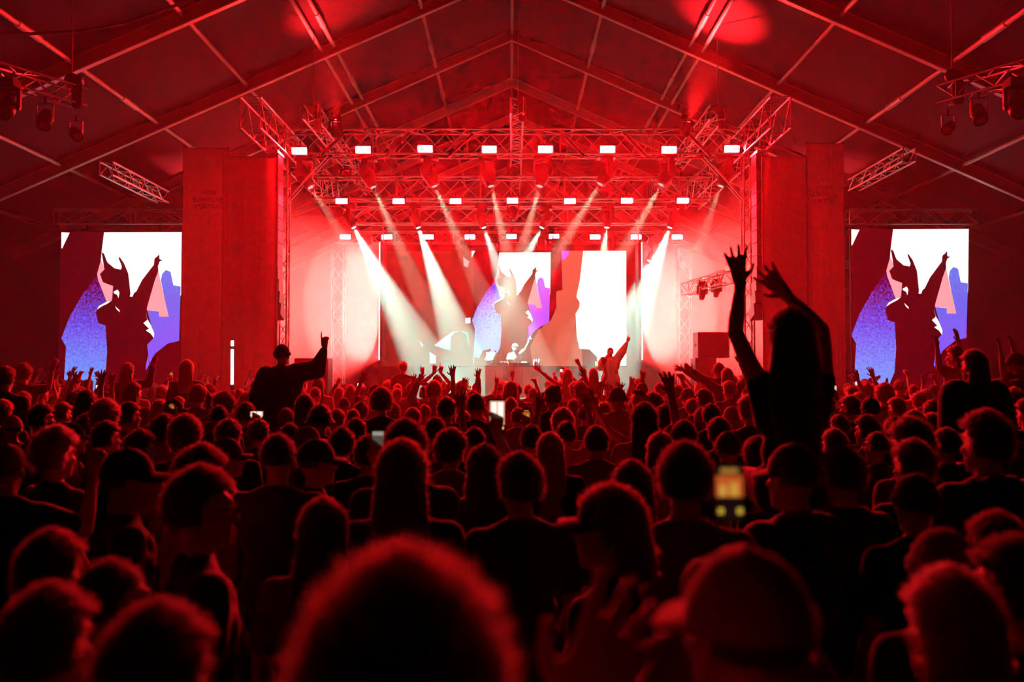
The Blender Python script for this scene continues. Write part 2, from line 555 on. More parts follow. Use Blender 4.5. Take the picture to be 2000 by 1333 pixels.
# ------------------------------------------------------------------ side LED walls (edge-on, shining into the wings)
PANEL_C = (1.0, 0.085, 0.078)
for s, nm, px in ((-1, 'left', 744), (1, 'right', 1251)):
    d0, d1 = 31.8, 32.6
    x = xr(px, 32.2)
    zt, zb = zr_(476, 32.2), zr_(704, 32.2)
    t = thing('led_wall', (x, 32.2, zb), f'bright LED wall at the {nm} wing seen nearly edge-on', 'LED screen', 'wing LED walls')
    MB().box((x - s * .06, 32.2, (zt + zb) / 2), (.10, .8, zt - zb)).build('cabinet', BLACKM, t)
    MB().box((x + s * .005, 32.2, (zt + zb) / 2), (.02, .78, zt - zb - .02)).build('lit_face', emat('wing_face', (1, .55, .52), 10.0), t)
    MB().tube((x - s * .06, 32.2, zt), (x - s * .06, 32.2, zt4), .025).build('hanging_bar', ALU, t)
    ld = bpy.data.lights.new('wing_light', 'AREA')
    ld.shape = 'RECTANGLE'
    ld.size = 0.8
    ld.size_y = zt - zb
    ld.energy = P_PANEL
    ld.color = PANEL_C
    ld.spread = math.radians(76)
    lo = bpy.data.objects.new('wing_light', ld)
    C.objects.link(lo)
    lo.parent = t
    lo.location = (s * .03, 0, (zt - zb) / 2)
    lo.rotation_euler = (math.pi / 2, 0, -s * math.pi / 2)

# ------------------------------------------------------------------ screens
def grain_mat(name, c0, c1, c2, strength, zlo, zhi):
    """speckled colour wash of an LED picture: c0 at the bottom, c1 in the middle, c2 on top, dotted"""
    m = bpy.data.materials.new(name)
    m.use_nodes = True
    nt = m.node_tree
    nt.nodes.remove(nt.nodes['Principled BSDF'])
    e = nt.nodes.new('ShaderNodeEmission')
    tc = nt.nodes.new('ShaderNodeTexCoord')
    sx = nt.nodes.new('ShaderNodeSeparateXYZ')
    nt.links.new(tc.outputs['Object'], sx.inputs[0])
    mr = nt.nodes.new('ShaderNodeMapRange')
    mr.inputs[1].default_value = zlo
    mr.inputs[2].default_value = zhi
    nt.links.new(sx.outputs['Z'], mr.inputs[0])
    n = nt.nodes.new('ShaderNodeTexNoise')
    n.inputs['Scale'].default_value = 16
    n.inputs['Detail'].default_value = 2
    nt.links.new(tc.outputs['Object'], n.inputs['Vector'])
    ad = nt.nodes.new('ShaderNodeMath')
    ad.operation = 'MULTIPLY_ADD'
    ad.inputs[1].default_value = 1.1
    ad.inputs[2].default_value = -0.55
    nt.links.new(n.outputs['Fac'], ad.inputs[0])
    s2 = nt.nodes.new('ShaderNodeMath')
    s2.operation = 'ADD'
    nt.links.new(mr.outputs[0], s2.inputs[0])
    nt.links.new(ad.outputs[0], s2.inputs[1])
    cr = nt.nodes.new('ShaderNodeValToRGB')
    cr.color_ramp.elements[0].position = 0.1
    cr.color_ramp.elements[0].color = (*c0, 1)
    cr.color_ramp.elements[1].position = 0.95
    cr.color_ramp.elements[1].color = (*c2, 1)
    k = cr.color_ramp.elements.new(0.6)
    k.color = (*c1, 1)
    nt.links.new(s2.outputs[0], cr.inputs[0])
    nt.links.new(cr.outputs[0], e.inputs[0])
    e.inputs[1].default_value = strength
    nt.links.new(e.outputs[0], nt.nodes['Material Output'].inputs[0])
    return m
S_WHITE = emat('picture_white', (1.0, 0.97, 0.9), 1.35 * P_SCREEN)
S_PINK = emat('picture_pink', (1.0, 0.30, 0.34), 1.3 * P_SCREEN)
S_DARK = emat('picture_dark', (0.05, 0.0, 0.003), 1.0)
S_BROWN = emat('picture_brown', (0.14, 0.018, 0.010), 0.8 * P_SCREEN)
S_CREAM = emat('picture_cream', (1.0, 0.96, 0.86), 1.4 * P_SCREEN)
def c3(pts):
    return [(60 + x / 3.174, 400 + y / 3.174) for x, y in pts]
PIC = [
    ('white', c3([(190, 172), (242, 174), (195, 272), (190, 270)])),
    ('white', c3([(455, 172), (936, 170), (932, 560), (860, 700), (790, 700), (700, 660), (500, 560), (425, 470), (440, 290)])),
    ('pink', c3([(436, 345), (412, 430), (425, 500), (470, 602), (520, 600), (515, 490)])),
    ('pink', c3([(790, 400), (830, 580), (856, 696), (796, 696), (792, 660), (700, 655), (720, 560)])),
    ('blue', c3([(408, 440), (440, 520), (470, 600), (475, 900), (463, 1060), (400, 1205), (340, 1190), (280, 1165), (204, 1150), (220, 880), (190, 830), (240, 700), (320, 560)])),
    ('blue2', c3([(815, 430), (838, 405), (868, 417), (885, 500), (930, 508), (920, 845), (850, 862), (770, 925), (716, 1028), (704, 940), (722, 870), (765, 825), (735, 700), (715, 655), (795, 662), (797, 695), (856, 695), (830, 580), (808, 470)])),
    ('dark', c3([(405, 670), (420, 630), (505, 588), (512, 505), (470, 490), (448, 480), (430, 430), (458, 402), (440, 295), (456, 305), (470, 345), (478, 360), (520, 395), (560, 403), (566, 385), (545, 330), (552, 325), (580, 365), (606, 430), (620, 560), (655, 540), (690, 470), (765, 372), (768, 335), (785, 322), (798, 306), (799, 338), (820, 345), (801, 352), (790, 380), (792, 412), (770, 470), (720, 645), (735, 700), (768, 815), (755, 835), (722, 868), (730, 930), (700, 1060), (700, 1230), (463, 1230), (475, 920), (465, 750), (420, 735)])),
    ('white', c3([(410, 652), (425, 628), (470, 604), (506, 592), (480, 612), (440, 632)])),
    ('white', c3([(513, 542), (540, 527), (551, 545), (545, 582), (537, 560), (520, 552)])),
    ('white', c3([(615, 570), (622, 545), (645, 540), (632, 572)])),
    ('white', c3([(524, 628), (552, 655), (553, 667), (534, 650)])),
    ('white', c3([(712, 660), (722, 705), (745, 745), (768, 800), (765, 828), (745, 800), (715, 780), (735, 770), (700, 735), (725, 715)])),
    ('dark', c3([(200, 1150), (260, 1170), (300, 1095), (345, 1085), (372, 1075), (376, 1090), (350, 1115), (370, 1135), (330, 1140), (300, 1190), (330, 1175), (362, 1195), (395, 1205), (398, 1130), (411, 1092), (422, 1095), (425, 1130), (470, 1120), (470, 1240), (190, 1240)])),
]
def screen(label, x0, y0, x1, y1, d, layers, hang):
    """flat LED screen facing the crowd; layers are polygons in photo pixels projected on its plane"""
    a, b = at(x0, y0, d), at(x1, y1, d)
    loc = V(((a.x + b.x) / 2, d, b.z))
    t = thing('video_screen', loc, label, 'video screen', 'video screens')
    w_, h_ = b.x - a.x, a.z - b.z
    MB().box((loc.x, d + .07, (a.z + b.z) / 2), (w_ + .04, .12, h_ + .04)).build('cabinet', BLACKM, t)
    for u in (.2, .8):
        MB().tube((a.x + w_ * u, d + .07, a.z), (a.x + w_ * u, d + .12, hang), .02).build('hanging_bar', BLACKM, t)
    pic = MB()
    mats = [S_DARK]
    pic.add([(a.x, d, b.z), (b.x, d, b.z), (b.x, d, a.z), (a.x, d, a.z)], [[0, 1, 2, 3]], 0)
    for i, (m, pts) in enumerate(layers):
        if m not in mats:
            mats.append(m)
        vs = []
        for x, y in pts:
            q = at(min(max(x, x0), x1), min(max(y, y0), y1), d)
            vs.append((q.x, d - .0015 * (i + 1), q.z))
        area = sum(vs[k][0] * vs[(k + 1) % len(vs)][2] - vs[(k + 1) % len(vs)][0] * vs[k][2] for k in range(len(vs)))
        idx = list(range(len(vs)))
        pic.add(vs, [idx if area > 0 else idx[::-1]], mats.index(m))
    o = pic.build('picture', mats, t)
    bm = bmesh.new()
    bm.from_mesh(o.data)
    bmesh.ops.triangulate(bm, faces=bm.faces[:], ngon_method='EAR_CLIP')
    bm.to_mesh(o.data)
    bm.free()
    return t
DSC = 27.5
hgt = at(0, 453, DSC).z - at(0, 790, DSC).z
BLUE = grain_mat('picture_blue', (0.10, 0.30, 0.95), (0.09, 0.06, 0.75), (0.10, 0.0, 0.05), 1.15 * P_SCREEN, hgt * .1, hgt * .75)
BLUE2 = grain_mat('picture_blue_soft', (0.16, 0.10, 0.9), (0.07, 0.14, 0.8), (0.10, 0.22, 0.85), 1.1 * P_SCREEN, hgt * .3, hgt * .9)
D_M = 33.0
BLUEM = grain_mat('picture_blue_wall', (0.16, 0.42, 1.0), (0.10, 0.05, 0.7), (0.12, 0.0, 0.05), 1.4 * P_SCREEN, 0.8, 3.6)
VIOLM = emat('picture_violet', (0.34, 0.10, 0.85), 1.2 * P_SCREEN)
mm = {'white': S_WHITE, 'pink': S_PINK, 'dark': S_DARK, 'blue': BLUE, 'blue2': BLUE2}
screen('tall video screen left of the stage showing a man with raised arm', 119, 453, 355, 795, DSC, [(mm[k], p) for k, p in PIC], at(0, 432, DSC).z)
screen('tall video screen right of the stage showing a man with raised arm', 1662, 447, 1892, 795, DSC,
       [(mm[k], [(1662 + (x - 119) * 230 / 236., y - 6) for x, y in p]) for k, p in PIC], at(0, 432, DSC).z)
mm2 = {'white': S_WHITE, 'pink': S_PINK, 'dark': S_BROWN, 'blue': BLUEM, 'blue2': VIOLM}
def tm(p):
    return [(993 + (x - 230) * .66, 570 + (y - 570) * .66) for x, y in p]
def c2(pts):
    return [(900 + x / 3.702, 440 + y / 3.702) for x, y in pts]
def c4(pts):
    return [(740 + x / 5.127, 480 + y / 5.127) for x, y in pts]
LBLUE = emat('picture_pale_blue', (0.42, 0.62, 1.0), 1.1 * P_SCREEN)
S_WARM = emat('picture_warm', (0.60, 0.16, 0.09), .75 * P_SCREEN)
main = [(S_BROWN, [(746, 490), (925, 490), (925, 716), (746, 716)])]
main += [(mm2[k], tm(p)) for k, p in PIC[1:]]
main += [
    (S_WARM, c2([(725, 185), (885, 185), (870, 640), (880, 1020), (520, 1020), (500, 880), (560, 760), (650, 690), (690, 600), (690, 480), (735, 470)])),
    (VIOLM, c2([(730, 185), (790, 185), (770, 230), (735, 262)])),
    (S_CREAM, c2([(885, 186), (1197, 186), (1200, 1018), (985, 1018), (985, 955), (930, 900), (858, 895), (838, 800), (830, 640), (855, 600), (860, 560), (835, 520), (860, 400)])),
    (LBLUE, c4([(555, 1000), (640, 930), (730, 870), (760, 860), (830, 855), (890, 880), (905, 990), (920, 830), (960, 830), (950, 1180), (720, 1050), (640, 1030)])),
    (LBLUE, c4([(508, 1065), (570, 1105), (568, 1182), (512, 1180)])),
    (LBLUE, c4([(412, 955), (445, 1000), (432, 1020)])),
    (S_WHITE, c4([(160, 522), (182, 520), (165, 568), (157, 566)])),
    (S_WHITE, c4([(928, 54), (964, 54), (930, 125)])),
    (S_PINK, c4([(845, 115), (905, 160), (890, 220), (850, 205)])),
    (S_BROWN, c4([(715, 1060), (720, 920), (760, 870), (820, 855), (880, 890), (905, 1000), (912, 830), (870, 800), (880, 720), (930, 740), (962, 830), (945, 1210), (640, 1210), (600, 1040)])),
    (S_WHITE, c4([(866, 728), (918, 722), (918, 778), (868, 780)])),
]
screen('wide video wall behind the disc jockey showing silhouettes', 746, 490, 1223, 716, D_M, main, zb4)

# ------------------------------------------------------------------ stage, booth
STAGE_Z = 0.92
BLACKF = mat('stage_black', (0.02, 0.02, 0.021), 0.6, var=0.2)
t = thing('stage_deck', (0, 30, 0), 'black stage platform behind the front rows of the crowd', 'stage')
MB().box((0.05, 30.4, STAGE_Z - .08), (12.8, 9.2, .16)).build('deck', BLACKF, t)
MB().box((0.05, 25.86, STAGE_Z / 2 - .08), (12.7, .04, STAGE_Z - .16)).build('skirt', CLOTH, t)
for i in range(7):
    for y in (26.1, 30.2, 34.8):
        rod('leg', (-6 + 2 * i, y, 0), (-6 + 2 * i, y, STAGE_Z - .16), .03, ALU, t)
DB = 30.3
a, b = at(948, 715, DB), at(1056, 715, DB)
bx = (a.x + b.x) / 2
bw_ = b.x - a.x
t = thing('riser', (bx, DB, STAGE_Z), 'low black riser under the disc jockey booth', 'riser')
MB().box((bx, DB + .2, STAGE_Z + .16), (4.2, 2.2, .32)).build('platform', BLACKF, t)
MB().box((bx, DB - .91, STAGE_Z + .16), (4.2, .02, .30)).build('skirt', CLOTH, t)
BZ = STAGE_Z + .32
t = thing('dj_booth', (bx, DB, BZ), 'grey panelled booth on stage with decks on top', 'booth')
BOOTH = mat('booth_panel', (0.45, 0.47, 0.44), 0.55, var=0.1)
for k in range(3):
    MB().box((bx - bw_ / 3 + k * bw_ / 3, DB - .3, (BZ + a.z) / 2), (bw_ / 3 - .015, .04, a.z - BZ - .04)).build('front_panel', BOOTH, t)
for s in (-1, 1):
    MB().box((bx + s * (bw_ / 2 - .02), DB, (BZ + a.z) / 2), (.04, .56, a.z - BZ - .04)).build('side_panel', BOOTH, t)
MB().box((bx, DB, a.z - .02), (bw_ + .04, .66, .04)).build('worktop', BLACKF, t)
for k, (px, wd, nm, lb) in enumerate(((982, .33, 'media_player', 'left black deck on the booth worktop'), (1003, .30, 'mixer', 'mixer between the two decks on the booth'), (1024, .33, 'media_player', 'right black deck on the booth worktop'))):
    x = at(px, 715, DB).x
    t = thing(nm, (x, DB, a.z), lb, 'DJ equipment')
    MB().box((x, DB, a.z + .045), (wd, .4, .09)).build('body', BLACKM, t)
    if nm == 'mixer':
        for i in range(4):
            for j in range(3):
                MB().tube((x - .1 + i * .066, DB - .1 + j * .08, a.z + .09), (x - .1 + i * .066, DB - .1 + j * .08, a.z + .115), .013).build('knob', ALU, t)
    else:
        MB().lathe([(.1, 0), (.105, .012), (.09, .018), (.02, .02)], c=(x, DB - .05, a.z + .09), n=20).build('jog_wheel', ALU, t, True)
        MB().box((x, DB + .13, a.z + .105), (.16, .1, .03), Matrix.Rotation(-.5, 3, 'X')).build('display', emat('deck_display', (.5, .7, 1), 1.0), t)
p = at(960, 715, DB - .1)
t = thing('laptop', (p.x, DB - .05, a.z), 'open laptop on a stand at the left end of the booth', 'laptop')
MB().box((p.x, DB - .05, a.z + .16), (.34, .24, .02), Matrix.Rotation(.15, 3, 'X')).build('keyboard_base', ALU, t)
MB().box((p.x, DB + .12, a.z + .30), (.34, .012, .24), Matrix.Rotation(-.3, 3, 'X')).build('lid', ALU, t)
sb = MB().path([(p.x - .13, DB - .12, a.z), (p.x - .13, DB + .0, a.z + .15), (p.x - .13, DB + .1, a.z)], .01).path([(p.x + .13, DB - .12, a.z), (p.x + .13, DB + .0, a.z + .15), (p.x + .13, DB + .1, a.z)], .01)
sb.tube((p.x - .13, DB, a.z + .148), (p.x + .13, DB, a.z + .148), .01).build('stand', ALU, t)
p = at(983, 715, DB - .25)
t = thing('microphone_stand', (p.x, DB - .25, a.z), 'upright microphone on a short stand at the booth', 'microphone')
MB().lathe([(.06, 0), (.06, .01), (.012, .02)], c=(p.x, DB - .25, a.z), n=14).build('foot', BLACKM, t)
MB().tube((p.x, DB - .25, a.z + .01), (p.x, DB - .25, a.z + .28), .008).build('stem', BLACKM, t)
MB().lathe([(.012, .26), (.018, .36), (.026, .38), (.028, .41), (.018, .44), (.004, .45)], c=(p.x, DB - .25, a.z), n=12).build('microphone', BLACKM, t, True)
GLASS = mat('clear_plastic', (0.8, 0.85, 0.9), 0.15, spec=0.6)
for i, px in enumerate((1044, 1048, 1053)):
    x = at(px, 715, DB).x
    t = thing('water_bottle', (x, DB - .1, a.z), f'small water bottle at the right end of the booth, {ordinal(i)} of three', 'bottle', 'bottles on the booth')
    MB().lathe([(.028, 0), (.031, .01), (.031, .14), (.026, .16), (.013, .19), (.013, .2)], c=(x, DB - .1, a.z), n=12).build('bottle_body', GLASS, t, True)
    MB().lathe([(.015, .2), (.015, .218)], c=(x, DB - .1, a.z), n=12).build('bottle_cap', mat('blue_cap', (.1, .2, .6), .5), t)
# loudspeaker and gear on the right of the stage
def speaker_box(px0, py0, px1, py1, d, dep, label, name='loudspeaker', z0=None):
    a, b = at(px0, py0, d), at(px1, py1, d)
    zb = b.z if z0 is None else z0
    c = V(((a.x + b.x) / 2, d + dep / 2, zb))
    t = thing(name, (c.x, c.y, zb), label, 'loudspeaker')
    w_, h_ = b.x - a.x, a.z - zb
    MB().box((c.x, c.y, (a.z + zb) / 2), (w_, dep, h_)).build('cabinet', BLACKM, t)
    MB().box((c.x, d - .012, (a.z + zb) / 2), (w_ * .92, .02, h_ * .94)).build('grille', mat('speaker_grille', (.03, .03, .03), .5, .5, bump=.5, bscale=90), t)
    for s in (-1, 1):
        MB().box((c.x + s * (w_ / 2 + .006), c.y, (a.z + zb) / 2), (.012, .2, .1)).build('handle', RUBBER, t)
    return t
speaker_box(1363, 649, 1425, 699, 29.5, .8, 'big black side-fill loudspeaker on the right of the stage')
speaker_box(1358, 700, 1400, 800, 29.5, .8, 'black bass cabinet under the side-fill loudspeaker', z0=STAGE_Z)
speaker_box(575, 700, 640, 800, 29.5, .8, 'black bass cabinet at the left of the stage', z0=STAGE_Z)
truss('short slanted truss with small lamps at the right wing', at(1338, 566, 30.5), at(1424, 541, 28.8), (0, 0, 1), .3, .36, .35)
for i, (x, y) in enumerate([(1370, 585), (1398, 580)]):
    p = at(x, y, 29.6)
    moving_head(p, p + V((-.2, -.3, -1)), f'unlit lamp under the short slanted truss, {ordinal(i)} from left', .85, 0, 10, LENS_B, 'lamps under the slanted truss', light=False)

# ------------------------------------------------------------------ line arrays and scrim towers
GRILLE = mat('array_grille', (.36, .31, .28), .5, .2)
def line_array(s, nm, px):
    d = 24.6
    n = 13
    top = zr_(306, d)
    x = xr(px, d)
    t = thing('line_array', (x, d, top), f'{nm} hanging line of loudspeaker boxes curving in at the foot', 'loudspeaker', 'line arrays')
    z, y, x_ = top, d, x
    ang = 0.0
    hh = .31
    for i in range(n):
        if i > 7:
            ang += 0.055
        R = Matrix.Rotation(ang * -1, 3, 'X')
        c = V((x_, y, z - hh / 2))
        bx_ = MB().box(c, (.30, .5, hh - .02), R)
        b_ = bx_.build('speaker_element', BLACKM, t)
        for k in (-1, 1):
            MB().box(c + R @ V((k * .085, -.256, 0)), (.10, .015, hh * .42), R).build('grille', GRILLE, b_)
        MB().box(c + R @ V((0, -.256, hh * .38)), (.27, .015, hh * .1), R).build('rigging_bar', BLACKM, b_)
        z -= hh * math.cos(ang)
        y += hh * math.sin(ang)
        x_ -= s * hh * math.sin(ang) * .22
    MB().box((x, d, top + .06), (.3, .7, .06)).build('bumper_frame', ALU, t)
    for dx in (-.1, .1):
        MB().tube((x + dx, d, top + .08), (x + dx, d, zS - hS / 2), .012).build('chain', ALU, t)
line_array(-1, 'left', 534)
line_array(1, 'right', 1487)

def text_mesh(s, size):
    cu = bpy.data.curves.new('lettering', 'FONT')
    cu.body = s
    cu.size = size
    cu.align_x = 'CENTER'
    cu.extrude = 0.002
    o = bpy.data.objects.new('lettering', cu)
    C.objects.link(o)
    dg = bpy.context.evaluated_depsgraph_get()
    me = bpy.data.meshes.new_from_object(o.evaluated_get(dg))
    bpy.data.objects.remove(o)
    return me
SCRIM = bpy.data.materials.new('gauze_scrim')
SCRIM.use_nodes = True
_nt = SCRIM.node_tree
_b = _nt.nodes['Principled BSDF']
_b.inputs['Base Color'].default_value = (.045, .035, .036, 1)
_b.inputs['Roughness'].default_value = .95
_tl = _nt.nodes.new('ShaderNodeBsdfTranslucent')
_tl.inputs[0].default_value = (.5, .16, .14, 1)
_tp = _nt.nodes.new('ShaderNodeBsdfTransparent')
_m1 = _nt.nodes.new('ShaderNodeMixShader')
_m1.inputs[0].default_value = .45
_nt.links.new(_b.outputs[0], _m1.inputs[1])
_nt.links.new(_tl.outputs[0], _m1.inputs[2])
_m2 = _nt.nodes.new('ShaderNodeMixShader')
_m2.inputs[0].default_value = .16
_nt.links.new(_m1.outputs[0], _m2.inputs[1])
_nt.links.new(_tp.outputs[0], _m2.inputs[2])
_nt.links.new(_m2.outputs[0], _nt.nodes['Material Output'].inputs[0])
PRINT = mat('banner_print', (0.85, 0.8, 0.8), 0.9)
def scrim(x0, x1, ytop, ybot, d, label, text=None):
    a, b = at(x0, ytop, d), at(x1, ybot, d)
    zb = max(b.z, 0)
    c = V(((a.x + b.x) / 2, d, zb))
    t = thing('scrim_panel', c, label, 'banner', 'black scrim towers')
    n = 10
    m = MB()
    for i in range(n):
        u0, u1 = a.x + (b.x - a.x) * i / n, a.x + (b.x - a.x) * (i + 1) / n
        y0, y1 = d + .004 * math.sin(i * 1.9), d + .004 * math.sin((i + 1) * 1.9)
        m.add([(u0, y0, zb), (u1, y1, zb), (u1, y1, a.z), (u0, y0, a.z), (u0, y0 + .02, zb), (u1, y1 + .02, zb), (u1, y1 + .02, a.z), (u0, y0 + .02, a.z)],
              [[0, 1, 2, 3], [7, 6, 5, 4], [0, 4, 5, 1], [1, 5, 6, 2], [2, 6, 7, 3], [3, 7, 4, 0]])
    m.build('fabric', SCRIM, t)
    for x in (a.x, b.x):
        MB().tube((x, d + .06, 0), (x, d + .06, a.z + .05), .025).build('pole', BLACKM, t)
    MB().tube((a.x, d + .06, a.z), (b.x, d + .06, a.z), .025).build('top_rail', BLACKM, t)
    if text:
        for s, px, py, hpx in text:
            me = text_mesh(s, 1.0)
            me.materials.append(PRINT)
            q = at(px, py, d)
            o = link('lettering', me, t)
            k = hpx * d / F / .7
            o.scale = (k * .78, k, 1)
            o.location = V((q.x, d - .03, q.z)) - c
            o.rotation_euler = (math.pi / 2, 0, 0)
    return t
DT = 23.9
scrim(358, 439, 290, 1000, DT + .5, 'left printed black banner tower between side screen and loudspeakers', [('ARENA', 408, 381, 9), ('SLOVENSKEJ', 406, 395, 9.5), ('SPORITEĽNE', 408, 408, 9.5)])
scrim(436, 535, 306, 1000, DT, 'plain black scrim hanging beside the left loudspeaker line')
scrim(1490, 1581, 307, 1000, DT, 'plain black scrim hanging beside the right loudspeaker line')
scrim(1577, 1655, 281, 1000, DT + .5, 'right printed black banner tower between loudspeakers and side screen', [('ARENA', 1609, 371, 9), ('SLOVENSKEJ', 1608, 385, 9.5), ('SPORITEĽNE', 1608, 399, 9.5)])
# upright LED strip at the left
a, b = at(454, 666, 23.6), at(454, 752, 23.6)
t = thing('led_strip', (a.x, 23.6, 0), 'upright white LED strip lamp at the left of the stage', 'light strip')
MB().box((a.x, 23.63, a.z / 2), (.09, .05, a.z + .04)).build('housing', BLACKM, t)
LSTRIP = emat('strip_glow', (1.0, .82, .78), 14.0)
g = at(454, 676, 23.6).z
h_ = at(454, 683, 23.6).z
MB().box((a.x, 23.597, (a.z + g) / 2), (.06, .016, a.z - g)).build('lit_segment', LSTRIP, t)
nseg = 16
for i in range(nseg):
    z0 = h_ - (h_ - b.z) * i / nseg
    z1 = h_ - (h_ - b.z) * (i + .88) / nseg
    MB().box((a.x, 23.597, (z0 + z1) / 2), (.06, .016, z0 - z1)).build('lit_segment', LSTRIP, t)

# unseen black drapes added to block the light of the LED walls
for s, nm in ((-1, 'left'), (1, 'right')):
    x = s * 9.05
    t = thing('added_wing_drape', (x, 31.5, 0), f'black drape closing the {nm} wing behind the banner tower', 'drape', 'wing drapes')
    m = MB()
    n = 40
    ys = [27.9 + 7.6 * i / n for i in range(n + 1)]
    for i in range(n):
        a0, a1 = x + .06 * math.sin(i * 1.3), x + .06 * math.sin((i + 1) * 1.3)
        m.add([(a0, ys[i], 0), (a1, ys[i + 1], 0), (a1, ys[i + 1], 7.6), (a0, ys[i], 7.6), (a0 + .02, ys[i], 0), (a1 + .02, ys[i + 1], 0), (a1 + .02, ys[i + 1], 7.6), (a0 + .02, ys[i], 7.6)],
              [[0, 1, 2, 3], [7, 6, 5, 4], [2, 6, 7, 3]])
    m.build('fabric', mat('black_velvet', (.004, .003, .003), 1.0, spec=0.0), t)
    MB().tube((x, 27.8, 7.62), (x, 35.6, 7.62), .03).build('rail', BLACKM, t)
    for y in (27.85, 31.7, 35.5):
        MB().tube((x + s * .15, y, 0), (x + s * .15, y, 7.65), .03).build('post', BLACKM, t)

# ------------------------------------------------------------------ delay trusses over the crowd with hoists
def hoist(p, ztop, label):
    t = thing('chain_hoist', p, label, 'hoist', 'chain hoists')
    MB().ell(V(p) + V((0, 0, .3)), (.13, .1, .12)).box(V(p) + V((.12, 0, .3)), (.12, .14, .14)).build('motor', BLACKM, t, True)
    MB().lathe([(.05, -.42), (.09, -.38), (.1, -.1), (.08, 0)], c=V(p) + V((.1, 0, .22)), n=10).build('chain_bag', CLOTH, t, True)
    MB().tube(V(p) + V((0, 0, .4)), (p[0], p[1], ztop), .012).build('chain', ALU, t)
    MB().tube(V(p) + V((0, 0, .2)), V(p) + V((0, 0, -.05)), .012).build('hook', ALU, t)
LENS_R = emat('red_lens', (1, .03, .04), 6.0)
PARL = mat('par_lens', (.5, .4, .4), .15, spec=.8)
def par_can(src, tgt, label, sc=1.0):
    src, tgt = V(src), V(tgt)
    d = (tgt - src).normalized()
    R = d.to_track_quat('Z', 'Y').to_matrix()
    t = thing('par_lamp', src, label, 'stage light', 'lamps on the side trusses')
    MB().lathe([(.04 * sc, -.2 * sc), (.09 * sc, -.18 * sc), (.12 * sc, -.05 * sc), (.125 * sc, .14 * sc), (.11 * sc, .14 * sc), (.105 * sc, .1 * sc)], c=src, R=R, n=16).build('can', BLACKM, t, True)
    MB().lathe([(.104 * sc, .10 * sc), (.104 * sc, .11 * sc), (.05 * sc, .125 * sc), (.004, .13 * sc)], c=src, R=R, n=16).build('lens', PARL, t, True)
    y = MB()
    for s in (-1, 1):
        y.box(src + V((s * .14 * sc, 0, .12 * sc)), (.015, .03, .3 * sc))
    y.box(src + V((0, 0, .27 * sc)), (.3 * sc, .03, .015)).tube(src + V((0, 0, .27 * sc)), src + V((0, 0, .4 * sc)), .02)
    y.build('yoke', BLACKM, t)
for s, nm in ((-1, 'left'), (1, 'right')):
    def m_(x):
        return x if s < 0 else 2000 - x
    dy = 4 if s > 0 else 0
    p1 = at(m_(158), 240 + dy * 0 - (10 if s > 0 else 0), 17.2)
    p0 = at(m_(-230), 20, 14.2)
    p0.z = p1.z = (p0.z + p1.z) / 2
    truss(f'{nm} side lighting truss hanging over the crowd', p0, p1, (0, 0, 1), .3, .3, .36, rc=.022, rb=.01, group='side trusses')
    hp = at(m_(140), 190 if s < 0 else 182, 17.0)
    hoist(hp, RIDGE - abs(hp.x) * SLOPE - .3, f'chain hoist holding the end of the {nm} side truss')
    q = at(m_(88), 235 if s < 0 else 225, 16.6)
    par_can(q, q + V((.1 * -s * 0, -.5, -1)), f'round lamp facing down under the {nm} side truss', 1.0)
    q = at(m_(148), 262 if s < 0 else 250, 17.1)
    par_can(q, q + V((-s * .6, -.6, -.6)), f'small lamp at the tip of the {nm} side truss', .8)
    q = at(m_(18), 190, 15.8)
    moving_head(q, at(m_(70), 20, 17.6), f'red moving head at the edge of the {nm} side truss', 1.1, 260, 60, LENS_R, 'moving heads on the side trusses', col=(1, .01, .02), blend=.8)
for i, (px_, tx, ty, pw, cn) in enumerate(((655, 650, 15, 9000, 62), (1345, 1405, 50, 16000, 56))):  # lamps added to make the bright red patches on the roof
    q = at(px_, 238, 25.3)
    moving_head(q, at(tx, ty, 24.0), ('left', 'right')[i] + ' red wash light on the front truss aimed at the roof', .9, pw, cn, LENS_R, 'roof wash lights', col=(1, .015, .02), blend=1.0)
hp = at(1012, 222, 23.9)
hoist(hp, RIDGE - .3, 'chain hoist above the middle roof truss')
for s, nm, px in ((-1, 'left', 612), (1, 'right', 1402)):
    hp = at(px, 238, 24.2)
    hoist(hp, RIDGE - abs(hp.x) * SLOPE - .3, f'chain hoist above the {nm} roof truss')
cb = bpy.data.objects.new('roof_cable', MB().path([at(-40, 62, 17.2), at(60, 66, 17.6), at(150, 62, 18.0), at(240, 46, 18.4), at(340, 12, 18.6), at(400, -20, 18.8)], .03).mesh('roof_cable', [RUBBER], True))
C.objects.link(cb)
tag(cb, 'thick black cable sagging under the roof at upper left', 'cable')
for s, nm in ((-1, 'left'), (1, 'right')):
    x0, x1 = (110, 372) if s < 0 else (1655, 1905)
    pa, pb = at(x0, 425, DSC + .1), at(x1, 425, DSC + .1)
    truss(f'truss the {nm} video screen hangs from', pa, pb, (0, 0, 1), .35, .4, .5, group='screen trusses')
    qb = at(318 if s < 0 else 1668, 385 if s < 0 else 362, 27.0)
    qa = V((qb.x, 23.2, qb.z))
    truss(f'short lengthwise truss above the {nm} video screen', qa, qb, (0, 0, 1), .3, .3, .45, group='screen trusses')

